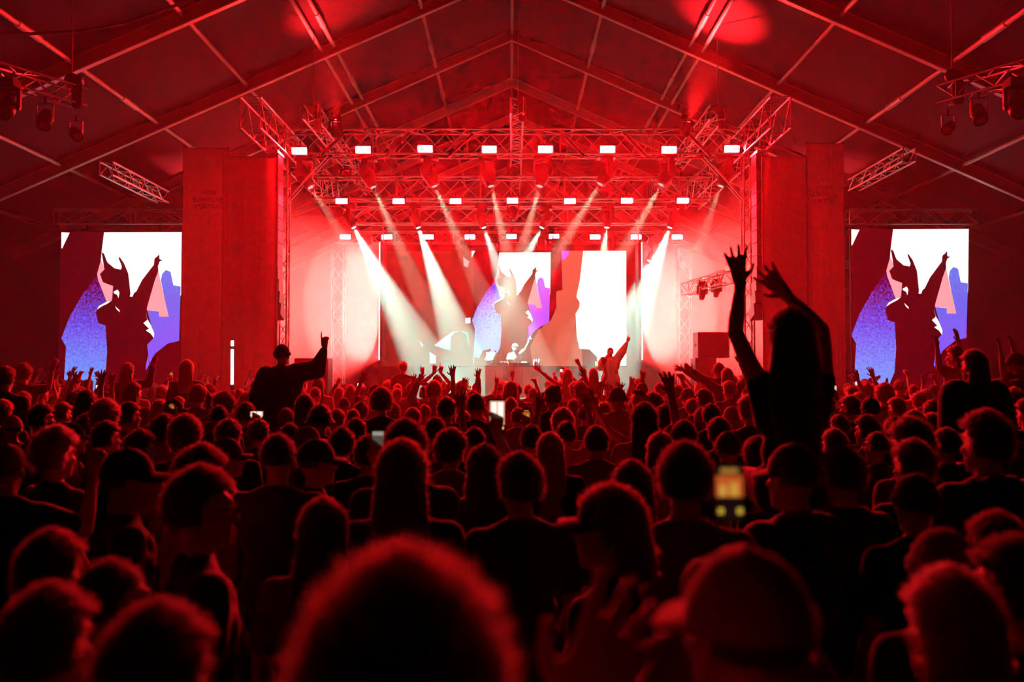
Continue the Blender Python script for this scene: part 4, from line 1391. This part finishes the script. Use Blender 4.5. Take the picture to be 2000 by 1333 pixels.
CROWD = [
    # nearest
    K(785, 1130, 392, 'short', hcol='brown', scol='charcoal', rot=0, pose=low_hand),
    K(1462, 1078, 246, 'crop', hat='cap', hatcol='beige', pose=film_two, rot=28, scol='grey', shirt='long'),
    K(770, 1080, 170, 'short', hcol='black', scol='black'),
    K(632, 987, 166, 'long', hcol='black', scol='grey', narrow=.9),
    K(92, 1184, 208, 'short', hcol='black', rot=-18),
    K(304, 1199, 178, 'short', hcol='black', rot=-12, scol='black'),
    K(212, 1122, 150, 'crop', hcol='black', rot=-45),
    K(97, 1074, 128, 'short', hcol='black', rot=-12),
    K(388, 922, 150, 'short', hcol='black', rot=-62, glasses=True, scol='black'),
    K(785, 874, 134, 'wavy', hcol='brown', scol='black'),
    K(1016, 893, 114, 'short', hcol='black', rot=20, scol='charcoal'),
    K(1196, 951, 126, 'bob', hat='cap', hatcol='charcoal', rot=62, scol='black'),
    K(1235, 908, 84, 'long', hcol='black'),
    K(1338, 876, 104, 'short', hcol='black', rot=-5),
    K(1551, 868, 98, 'crop', hat='cap', hatcol='charcoal', rot=35, scol='black', shirt='jacket'),
    K(1648, 880, 84, 'short', hcol='black', rot=15, scol='black'),
    K(1785, 866, 84, 'short', hcol='black', rot=20, scol='black'),
    K(1790, 929, 84, 'crop', hat='beanie', hatcol='charcoal', rot=10, scol='black'),
    K(1927, 812, 86, 'short', hcol='black', rot=20, shirt='jacket', scol='black'),
    K(1842, 1038, 96, 'crop', hat='beanie', hatcol='grey', rot=18, scol='charcoal'),
    K(1950, 1024, 116, 'short', hat='bucket', hatcol='charcoal', rot=15),
    K(1858, 1124, 132, 'long', hcol='blonde', rot=15, scol='charcoal'),
    K(1985, 1062, 178, 'short', hcol='black', scol='black', rot=35),
    K(247, 877, 92, 'crop', hat='cap', hatcol='black', rot=-65, scol='charcoal'),
    K(108, 846, 84, 'curly', hcol='blonde', rot=-30, scol='black'),
    K(14, 868, 76, 'crop', hat='cap', hatcol='grey', pose=arm_left_edge, scol='black'),
    K(543, 849, 74, 'crop', hcol='black', rot=0, scol='charcoal', shirt='long'),
    K(616, 862, 72, 'crop', hat='cap', hatcol='black', rot=-60, scol='black'),
    K(392, 884, 100, 'curly', hcol='black', rot=-40),
    K(362, 820, 64, 'fluffy', hcol='brown'),
    K(272, 846, 58, 'short', hcol='black', rot=-35),
    K(205, 790, 58, 'curly', hcol='blonde'),
    K(140, 829, 50, 'crop', hat='cap', hatcol='charcoal', rot=-75),
    K(207, 829, 50, 'short', hcol='black', rot=-40),
    K(80, 794, 42, 'short', hcol='black', rot=-45),
    K(121, 790, 34, 'short', rot=-30),
    K(251, 790, 40, 'short', hcol='black', rot=-40),
    K(312, 786, 36, 'wavy', hcol='blonde'),
    K(338, 780, 34, 'crop', hat='cap', hatcol='black', rot=-80),
    K(320, 815, 52, 'short', hcol='black', pose='phone'),
    K(437, 772, 40, 'curly', hcol='blonde'),
    K(441, 859, 58, 'crop', hat='cap', hatcol='maroon', rot=-75, scol='maroon'),
    K(446, 824, 52, 'short', hcol='brown'),
    K(428, 793, 34, 'crop', hcol='black'),
    K(25, 812, 40, 'crop', hat='cap', hatcol='white', rot=60),
    K(745, 764, 41, 'fluffy', hcol='auburn', scol='black', rise=True),
    K(792, 829, 80, 'short', hcol='black', pose='phone', rot=10),
    K(696, 820, 47, 'long', hcol='black'),
    K(850, 820, 42, 'short', hcol='black', pose='right_up'),
    K(872, 780, 36, 'short', hcol='brown'),
    K(625, 795, 44, 'short', hat='bucket', hatcol='black', scol='black'),
    K(600, 836, 33, 'crop', hat='cap', hatcol='maroon', rot=-50),
    K(566, 827, 32, 'crop', hcol='black'),
    K(705, 788, 30, 'short', hcol='black'), K(658, 803, 30, 'short'), K(690, 800, 28, 'crop'), K(672, 778, 26, 'crop', hat='cap_back', hatcol='black'),
    K(768, 790, 28, 'wavy', hcol='black'), K(806, 800, 28, 'short'), K(830, 792, 26, 'ponytail', hcol='brown'),
    K(946, 878, 62, 'wavy', hcol='black', pose='phone_high', scol='charcoal'),
    K(1099, 804, 46, 'curly', hcol='blonde'),
    K(1106, 826, 42, 'bun', hcol='black', pose='both_up', scol='white', rot=10),
    K(1258, 794, 56, 'wavy', hcol='black', pose='right_up'),
    K(1300, 796, 44, 'short', hcol='black'),
    K(1336, 827, 50, 'short', hcol='black'),
    K(1389, 793, 36, 'short', hcol='black'),
    K(1038, 835, 46, 'short', hcol='black', pose='phone'),
    K(927, 835, 36, 'crop', hcol='black'), K(905, 806, 34, 'short', hcol='brown'), K(934, 812, 36, 'short'), K(1120, 782, 28, 'bob', hcol='black'),
    K(1142, 795, 30, 'short', hcol='black'), K(1180, 790, 28, 'wavy'), K(1212, 786, 26, 'short', hcol='brown'), K(1160, 774, 24, 'long', hcol='brown', pose='both_up'),
    K(1060, 786, 26, 'crop', pose='fist_up'), K(1012, 800, 30, 'short', hcol='black'), K(998, 780, 26, 'short'), K(1240, 778, 24, 'crop', pose='left_up'),
    K(1405, 820, 50, 'short', hcol='black'), K(1422, 846, 58, 'crop', hat='cap_back', hatcol='charcoal'),
    K(1430, 794, 34, 'crop', hat='bucket', hatcol='white', rot=30), K(1352, 782, 28, 'short', hcol='brown'), K(1370, 800, 30, 'long', hcol='black'),
    K(1611, 775, 34, 'short', rot=60), K(1662, 777, 36, 'short', hcol='brown', rot=40), K(1700, 777, 38, 'crop', hat='cap_back', hatcol='black'),
    K(1752, 780, 32, 'short', rot=30), K(1821, 786, 38, 'short', hcol='brown'), K(1796, 770, 30, 'curly', hcol='brown'),
    K(1672, 807, 42, 'curly', hcol='brown', rot=40), K(1694, 815, 50, 'short', hcol='black', rot=30), K(1746, 819, 42, 'short', hcol='black'),
    K(1786, 806, 40, 'short', hcol='brown', rot=30), K(1820, 815, 46, 'fluffy', hcol='brown', rot=20), K(1713, 845, 46, 'crop', hcol='black', rot=35),
    K(1778, 829, 82, 'curly', hcol='black', rot=25), K(1850, 842, 44, 'short', hcol='black', rot=30, pose='phone'), K(1640, 815, 36, 'short', hcol='black', rot=20),
    K(1630, 842, 40, 'long', hcol='brown', rot=20), K(1480, 860, 54, 'short', hcol='black'), K(1985, 760, 40, 'long', hcol='brown', rot=20), K(1955, 800, 44, 'short', hcol='black'),
    K(880, 850, 40, 'curly', hcol='black', rot=-20), K(720, 856, 40, 'short', hcol='black'), K(505, 824, 42, 'short', hcol='brown', pose='phone'), K(560, 800, 36, 'long', hcol='brown'),
    K(1165, 838, 44, 'short', hcol='black'), K(1290, 850, 48, 'bob', hcol='brown'), K(1075, 850, 46, 'long', hcol='blonde'), K(668, 842, 46, 'short', hcol='black'),
    K(480, 790, 36, 'short', hcol='brown'), K(520, 775, 30, 'short', hcol='brown'), K(170, 812, 44, 'short', hcol='black'), K(45, 770, 34, 'wavy', hcol='brown'),
]
PLACED = []      # (x, y) on the floor
PEOPLE = []      # everyone, for labels
def place(k):
    W = HW[k['hair']] if not k.get('hat') else .188
    d = W * F / k['w']
    p = at(k['x'], k['y'], d)
    top = p.z - (.022 if k['hair'] in ('curly', 'fluffy') else .012) - (.012 if k.get('hat') else 0)
    lo, hi = (1.52, 1.93)
    if k.get('drop'):
        top -= 0
    if not lo < top < hi:
        tgt = min(max(top, lo + .03), hi - .03)
        if k['y'] > 752:
            for _ in range(30):
                d *= (CAMZ - tgt) / (CAMZ - top) if CAMZ - top > .02 else 1.05
                p = at(k['x'], k['y'], d)
                top = p.z - .015
                if abs(top - tgt) < .005:
                    break
        top = tgt
    return p, d, top

def nearest_ok(x, y, r):
    return all((x - a) ** 2 + ((y - b) * .9) ** 2 > r * r for a, b in PLACED)

RSPOTS = [(1543, 4.75), (551, 11.6), (787, 21.5), (854, 20.5), (1108, 20.2), (1159, 20.8), (250, 15.5), (365, 15.0), (1404, 17.5), (1420, 16.2), (1902, 8.0), (1866, 12.5), (1984, 12.0), (10, 10.5), (46, 14.0), (1432, 20.0)]
RXY = [(at(a, 733, b).x, b + .1) for a, b in RSPOTS]
todo = []
for k in CROWD:
    p, d, top = place(k)
    s = top / 1.746
    todo.append((k, p, d, s))
for it in range(60):          # push apart bodies that share a spot, along the line of sight only
    moved = False
    for i in range(len(todo)):
        for j in range(i):
            ki, pi, di, si = todo[i]
            kj, pj, dj, sj = todo[j]
            if abs(pi.x - pj.x) < .43 and abs(di - dj) < .34:
                f = 1.02
                a, b = (i, j) if di >= dj else (j, i)
                ka, pa, da, sa = todo[a]
                da *= f
                pa = at(ka['x'], ka['y'], da)
                todo[a] = (ka, pa, da, min(1.13, max(.86, (pa.z - .015) / 1.746)))
                moved = True
    for i in range(len(todo)):
        ki, pi, di, si = todo[i]
        for rx, ry in RXY:
            if abs(pi.x - rx) < .44 and abs(di - ry) < .48:
                di *= 1.02 if di >= ry else .98
                pi = at(ki['x'], ki['y'], di)
                todo[i] = (ki, pi, di, min(1.13, max(.86, (pi.z - .015) / 1.746)))
                moved = True
    if not moved:
        break
PLACED += RXY
PLACED += [(a, b + .2) for a, b in RXY]
for k, p, d, s in todo:
    PLACED.append((p.x, p.y))
    PEOPLE.append(dict(k, p=p, d=d, s=s))
    k['placed'] = (p, d, s)

# those behind, between the placed ones: filled up row by row towards the stage
hairs = ['short'] * 6 + ['crop'] * 3 + ['curly', 'fluffy', 'long', 'long', 'wavy', 'bun', 'ponytail', 'bob']
fill = 0
tries = 0
while fill < 175 and tries < 9000:
    tries += 1
    u = rnd.random()
    d = 7.5 + (24.2 - 7.5) * u ** .8
    px = rnd.uniform(-30, 2030)
    x = at(px, 760, d).x
    hgt_ = rnd.gauss(1.745, .06)
    hgt_ = min(1.88, max(1.6, hgt_))
    if abs(x) > 13:
        continue
    if 24.2 - d < .2 or not nearest_ok(x, d, .50 + .014 * d):
        continue
    if 520 < px < 585 and d < 12:
        continue
    hat = rnd.choice(['cap', 'cap_back', 'bucket', 'beanie']) if rnd.random() < .16 else None
    far = d > 13
    q = rnd.random()
    pose = 'stand'
    if q < (.50 if far else .12):
        pose = rnd.choice(['right_up', 'left_up', 'both_up', 'wide_up', 'fist_up', 'point_up', 'right_up', 'left_up', 'phone', 'phone_high'])
    k = dict(x=px, hair='crop' if hat else rnd.choice(hairs), hat=hat, pose=pose, rot=rnd.gauss(-14 if px > 1000 else 14, 14) * -1,
             hcol=rnd.choice(['black', 'black', 'brown', 'brown', 'blonde', 'auburn']), scol=rnd.choice(list(CLOTHES)), tcol=rnd.choice(['denim', 'black', 'charcoal', 'beige']),
             hatcol=rnd.choice(['black', 'white', 'grey', 'maroon', 'beige', 'navy']), shirt=rnd.choice(['tee', 'tee', 'tee', 'long', 'jacket', 'vest']), skin=rnd.randrange(3))
    PLACED.append((x, d))
    p = V((x, d, hgt_))
    PEOPLE.append(dict(k, p=p, d=d, s=hgt_ / 1.746, w=0))
    fill += 1

ZONES = [(115, 'left edge'), (356, 'left video screen'), (540, 'left banner tower'), (745, 'left bright panel'), (930, 'video wall left'), (1070, 'booth'),
         (1250, 'video wall right'), (1480, 'right bright panel'), (1662, 'right banner tower'), (1895, 'right video screen'), (9999, 'right edge')]
TIERS = [(2.2, 'nearest'), (4.2, 'near'), (8.5, 'middle-distance'), (14, 'distant'), (99, 'farthest')]
HD = {'crop': 'close-cropped', 'short': 'short-haired', 'curly': 'curly-haired', 'fluffy': 'fluffy-haired', 'long': 'long-haired', 'wavy': 'wavy-haired', 'bob': 'bob-haired', 'bun': 'hair-bun', 'ponytail': 'ponytailed'}
HATD = {'cap': 'capped', 'cap_back': 'backwards-capped', 'bucket': 'bucket-hatted', 'beanie': 'beanie-wearing'}
PD = {'right_up': 'right arm raised', 'left_up': 'left arm raised', 'both_up': 'both arms raised', 'wide_up': 'arms thrown up', 'fist_up': 'fist raised', 'point_up': 'finger pointing up', 'phone': 'holding up a phone', 'phone_high': 'phone held high'}
buckets = {}
for k in PEOPLE:
    px = pix((k['p'].x, k['d'], CAMZ))[0]
    z = next(n for m, n in ZONES if px < m)
    ti = next(n for m, n in TIERS if k['d'] < m)
    k['px'] = px
    buckets.setdefault((z, ti), []).append(k)
for (z, ti), ks in buckets.items():
    ks.sort(key=lambda k: k['px'])
    for i, k in enumerate(ks):
        hd = HATD[k['hat']] if k.get('hat') else HD[k['hair']]
        ps = k.get('pose', 'stand')
        pd = PD.get(ps, '') if isinstance(ps, str) else {'arm_left_edge': 'right arm raised', 'film_two': 'filming with both hands', 'low_hand': 'hand held forward'}[ps.name]
        loc = f'{ordinal(i)} from left of {ti} heads below {z}' if len(ks) > 1 else f'only {ti} head below {z}'
        k['label'] = f'{hd} person' + (f', {pd}' if pd else '') + ', ' + loc
PHONES = []
SPECIAL = {946: (966, 791, 31), 792: (738, 868, 27), 1038: (1028, 814, 15), 320: (335, 799, 11), 505: (498, 805, 27)}
def phone_pose(k):
    px_, py_, w_ = SPECIAL[k['x']]
    c = at(px_, py_, k['d'] + .36)
    s = k['s']
    r = Matrix.Rotation(-R_(k.get('rot', 0)), 3, 'Z')
    wr = (r @ (c - V((k['p'].x, k['d'], 0)))) / s - V((0, .015, .115))
    sh = V((.185, 0, 1.40))
    v = wr - sh
    if v.length > .56:
        wr = sh + v * (.56 / v.length)
    half = (wr - sh) / 2
    h = math.sqrt(max(.0, .285 ** 2 - half.length ** 2))
    out = V((.8, -.1, -.6)) - half * (V((.8, -.1, -.6)).dot(half) / half.length_squared)
    k['wr'] = wr
    return make_pose('phone_%d' % k['x'], aR=(sh + half + out.normalized() * h, wr), hR='grip', dR=(0, .05, 1), nR=(-.3, 1, 0))
for k in PEOPLE:
    ps = k.get('pose', 'stand')
    if isinstance(k['x'], int) and k['x'] in SPECIAL:
        ps = k['pose'] = phone_pose(k)
    t = person(k['label'], (k['p'].x, k['d'], 0), ps, k['s'], R_(k.get('rot', 0)), k['hair'], k.get('hcol', 'brown'), k.get('hat'), k.get('hatcol', 'black'),
               k.get('shirt', 'tee'), k.get('scol', rnd.choice(['black', 'charcoal', 'navy', 'grey', 'white', 'maroon'])), k.get('tcol', 'denim'), k.get('skin', rnd.randrange(3)), narrow=1.0)
    k['obj'] = t
    if ps in ('phone', 'phone_high') or (isinstance(ps, Pose) and (ps.name == 'film_two' or 'wr' in k)):
        PHONES.append((k, t))
    if k.get('glasses'):
        hc = HEADC
        g = MB()
        for s in (-1, 1):
            g.lathe([(.020, 0), (.023, .002), (.020, .004)], c=hc + V((s * .031, .105, .012)), R=Matrix.Rotation(math.pi / 2, 3, 'X'), n=16)
            g.tube(hc + V((s * .052, .10, .014)), hc + V((s * .08, .0, .012)), .0022)
        g.tube(hc + V((-.01, .106, .014)), hc + V((.01, .106, .014)), .002)
        link('glasses', g.mesh('glasses', [BLACKM], True), t)

# ---- people sitting on shoulders, each on a standing carrier
def rider(desc, x, y, d, pose, hair='short', carrier=True, rot=0, s=1.0, **kw):
    p = at(x, y, d)
    seat = p.z - .891 * s
    t = person(desc, (p.x, d, seat), pose, s, R_(rot), hair, group='people on shoulders', **kw)
    if carrier:
        cs = min(1.08, max(.84, (seat + .16) / 1.746))
        person('carrier bearing the ' + ' '.join(desc.split()[:8]), (p.x + .0, d + .17, 0), 'stand', cs, 0, 'crop', 'black', scol='black', group='carriers in the crowd')
    return t
pA = make_pose('woman_arms', aL=((-.275, .03, .80), (-.235, .08, 1.035)), aR=((.19, .08, .81), (.02, .12, .985)), legs='sit', hL='open', hR='open', voxel=.008, dL=(-.15, .0, 1), dR=(-.75, .0, .75), nL=(.2, 1, 0), nR=(.2, 1, .2), bulk=-.008)
rider('long-haired woman with both arms raised, high before the right tower', 1543, 612, 4.75, pA, 'long', hcol='black', scol='black', shirt='vest', tcol='black', hair_w=1.2, narrow=.93)
pB = make_pose('man_arm', aR=((.41, .04, .60), (.49, .08, .86)), aL=((-.28, -.02, .28), (-.24, .12, .06)), legs='sit', hR='point', voxel=.009, bulk=.03, dR=(-.05, 0, 1))
rider('man in dark jacket and hat pointing up before left panel', 551, 674, 11.6, pB, 'crop', hcol='black', hat='beanie', hatcol='black', shirt='jacket', scol='black', tcol='beige', rot=-8)
pC = make_pose('tee_hand', aR=((.42, .06, .42), (.41, .10, .66)), aL=((-.26, -.03, .25), (-.22, .14, .08)), legs='sit', hR='point', dR=(0, 0, 1))
rider('short-haired person with one hand up before video wall left', 787, 708, 21.5, pC, 'short', hcol='auburn', scol='maroon', rot=-5)
pD = make_pose('hands_on_head', aL=((-.27, .06, .78), (-.07, .05, .95)), aR=((.27, .06, .72), (.06, .05, .97)), legs='sit', hL='open', hR='point', dL=(.1, 0, 1), dR=(.2, 0, 1))
rider('person with both hands above the head left of booth', 854, 735, 20.5, pD, 'short', hcol='black', scol='maroon')
pE = make_pose('arms_out', aL=((-.36, .03, .70), (-.55, .08, .86)), aR=((.36, .03, .75), (.24, .08, 1.0)), legs='sit', hL='relaxed', hR='fist')
rider('long-haired woman with arms flung out right of booth', 1108, 722, 20.2, pE, 'long', hcol='blonde', scol='white', shirt='vest')
pE2 = make_pose('arm_phone', aL=((-.36, .03, .62), (-.52, .08, .80)), aR=((.27, .06, .76), (.22, .14, 1.0)), legs='sit', hL='relaxed', hR='grip', dR=(0, 0, 1))
rider('woman raising a phone left of the performer', 1159, 721, 20.8, pE2, 'long', hcol='black', scol='black', shirt='vest')
pF = make_pose('hand_side', aR=((.34, .03, .58), (.38, .06, .84)), aL=((-.26, -.03, .25), (-.2, .14, .08)), legs='sit', hR='relaxed')
rider('long-haired person waving one hand below left video screen', 250, 711, 15.5, pF, 'long', hcol='brown', shirt='long', scol='charcoal', rot=-10)
pG = make_pose('arm_down', aR=((.32, -.02, .36), (.46, .08, .14)), aL=((-.26, -.03, .25), (-.2, .14, .08)), legs='sit')
rider('person with fluffy backlit blonde hair beside left video screen', 365, 707, 15.0, pG, 'wavy', hcol='blonde', shirt='long', scol='black')
pH = make_pose('arm_left_out', aL=((-.38, .08, .66), (-.60, .14, .78)), aR=((.26, -.03, .25), (.2, .14, .08)), legs='sit', hL='open', dL=(-1, .1, .3))
rider('person in brimmed hat stretching an arm left beside stage', 1404, 711, 17.5, pH, 'short', hcol='black', hat='bucket', hatcol='black', shirt='jacket', scol='black', rot=12)
pI = make_pose('both_low', legs='sit')
rider('long-haired person beside the brimmed hat at right panel', 1420, 721, 16.2, pE, 'long', hcol='brown', scol='black', shirt='long')
rider('big long-haired person in dark coat below right video screen', 1902, 687, 8.0, make_pose('coat', legs='sit', bulk=.05, voxel=.01), 'long', hcol='brown', shirt='jacket', scol='black', tcol='black', rot=20)
pJ = make_pose('girl_up', aL=((-.30, .06, .62), (-.27, .10, .88)), aR=((.30, .06, .70), (.29, .10, .95)), legs='sit', hL='open', hR='open')
rider('person with both hands up before right video screen', 1866, 678, 12.5, pJ, 'bob', hcol='brown', scol='white', rot=40)
rider('capped person at the far right on shoulders', 1984, 691, 12.0, pJ, 'crop', hat='cap', hatcol='black', scol='grey', rot=50)
rider('round-headed person high at the left edge', 10, 719, 10.5, pI, 'short', hcol='black', scol='black', shirt='long')
rider('person with raised hand at left edge, second up high', 46, 716, 14.0, pF, 'curly', hcol='black', scol='charcoal', shirt='tee')
rider('hatless person facing the stage at the right wing', 1432, 735, 20.0, pI, 'short', hcol='brown', scol='grey')

# ---- on stage
pM = make_pose('performer', aR=((.27, .10, 1.24), (.10, .17, 1.47)), aL=((-.34, .06, 1.66), (-.48, .1, 1.92)), hR='fist', hL='point', dR=(-.5, .2, .6), dL=(-.5, .1, 1), nR=(-.4, -.6, .2), bulk=.03, voxel=.009)
q = at(1192, 680, 27.2)
person('performer in baggy camouflage set raising an arm on stage', (q.x, 27.2, STAGE_Z), pM, (q.z - STAGE_Z - .01) / 1.746, R_(165), 'crop', 'black', shirt='jacket', scol='beige', tcol='beige', skin=1, group='people on stage')
pDJ = make_pose('disc_jockey', aL=((-.34, .08, 1.60), (-.45, .12, 1.84)), aR=((.27, .12, 1.16), (.22, .34, 1.05)), hL='point', hR='relaxed', dL=(-.6, 0, 1))
q = at(1006, 673, DB + .75)
person('blond disc jockey in white shirt with one arm raised', (q.x, DB + .75, BZ), pDJ, (q.z - BZ - .012) / 1.746, R_(180), 'short', 'blonde', shirt='tee', scol='white', tcol='white', group='people on stage')

# ---- phones
PH_BODY = {}
def phone(center, wd, ht, label, screen_layers, yaw=0, land=False, tiltx=-.1):
    t = thing('smartphone', center, label, 'phone', 'phones held up in the crowd')
    t.rotation_euler = (tiltx, 0, yaw)
    b = link('case', MB().box((0, .005, 0), (wd, .009, ht)).box((wd * .3, .011, ht * .36), (wd * .3, .003, ht * .18)).mesh('phone_case', [BLACKM]), t)
    mb = MB()
    mats = []
    for i, (m, x0, z0, x1, z1) in enumerate(screen_layers):
        if m not in mats:
            mats.append(m)
        y = -.0005 - .0004 * i
        mb.add([(x0 * wd, y, z0 * ht), (x1 * wd, y, z0 * ht), (x1 * wd, y, z1 * ht), (x0 * wd, y, z1 * ht)], [[0, 1, 2, 3]], mats.index(m))
    link('display', mb.mesh('phone_display', mats), t)
    return t
E = lambda n, c, s: emat('display_' + n, c, s)
D_BRIGHT = [(E('glow', (1, .42, .30), .95), -.46, -.28, .46, .44), (E('hot', (1, .86, .74), 1.3), -.36, -.18, -.05, .40), (E('hot', (1, .86, .74), 1.3), .05, -.18, .36, .40), (E('black', (.01, .003, .003), 1), -.46, -.47, .46, -.28), (E('amber', (1, .55, .15), 1.6), -.40, -.42, -.22, -.34), (E('amber', (1, .55, .15), 1.6), -.09, -.42, .09, -.34), (E('amber', (1, .55, .15), 1.6), .22, -.42, .40, -.34)]
D_NEAR = [(E('black', (.01, .003, .003), 1), -.47, -.48, .47, .48), (E('orange', (.9, .16, .03), .55), -.46, -.08, .46, .28), (E('yellow', (.8, .42, .06), .7), -.38, -.07, -.10, .12), (E('yellow', (.8, .42, .06), .7), .02, -.07, .30, .16), (E('amber_dim', (.8, .35, .06), .5), -.30, .32, .30, .40), (E('dot', (.8, .55, .05), .8), -.42, -.36, -.24, -.27), (E('dot', (.8, .55, .05), .8), .24, -.36, .42, -.27)]
D_GREY = [(E('black', (.01, .003, .003), 1), -.47, -.48, .47, .48), (E('pale', (.35, .33, .28), .9), -.40, .30, .40, .44), (E('dusk', (.10, .09, .07), .8), -.40, -.05, .40, .30), (E('orange', (.9, .16, .03), .55), -.44, -.28, .44, -.05), (E('spot', (1, .55, .4), 1.2), -.30, -.40, .0, -.22), (E('violet', (.2, .15, .9), .8), -.36, -.46, -.22, -.41)]
def phone_px(px, py, wpx, d, label, layers, land=False):
    wd = wpx * d / F
    ht = wd * 2.05 if not land else wd / 2.0
    return phone(at(px, py, d), wd, ht, label, layers)
LOOK = {946: (D_BRIGHT, 'brightest phone held high in the middle of the crowd'), 792: (D_GREY, 'phone with pale picture held up left of centre'), 1038: (D_NEAR, 'small dark phone right of the brightest phone'),
        320: (D_NEAR, 'tiny phone below the left video screen, above a dark head'), 505: (D_BRIGHT, 'sideways phone below the left banner tower')}
pc = 0
for k, t in PHONES:
    P = k['pose'] if isinstance(k['pose'], Pose) else PO[k['pose']]
    s, sh, e, w_, d_, n_, h_ = P.arms[1]
    M = Matrix.Translation(t.location) @ Matrix.Rotation(t.rotation_euler[2], 4, 'Z') @ Matrix.Scale(t.scale[1], 4)
    hp = M @ (w_ + V((-.01, .03, .11)))
    if 'wr' in k:
        lay, lab = LOOK[k['x']]
        wd = SPECIAL[k['x']][2] * (k['d'] + .36) / F
        c = M @ (k['wr'] + V((0, .015, .115)))
        phone(c, wd, wd * 2.05 if k['x'] != 505 else wd * .5, lab, lay)
    elif isinstance(k['pose'], Pose):
        phone_px(1425, 962, 56, k['d'] + .44, 'large near phone with orange picture held over the cap', D_NEAR)
    else:
        phone(hp + V((0, .02, .03)), .072, .15, f'small lit phone, {ordinal(pc)} of those far in the crowd', D_BRIGHT if rnd.random() < .5 else D_NEAR)
        pc += 1
phone_px(1165, 712, 7, 20.9, 'tiny phone raised just left of the performer', D_BRIGHT)
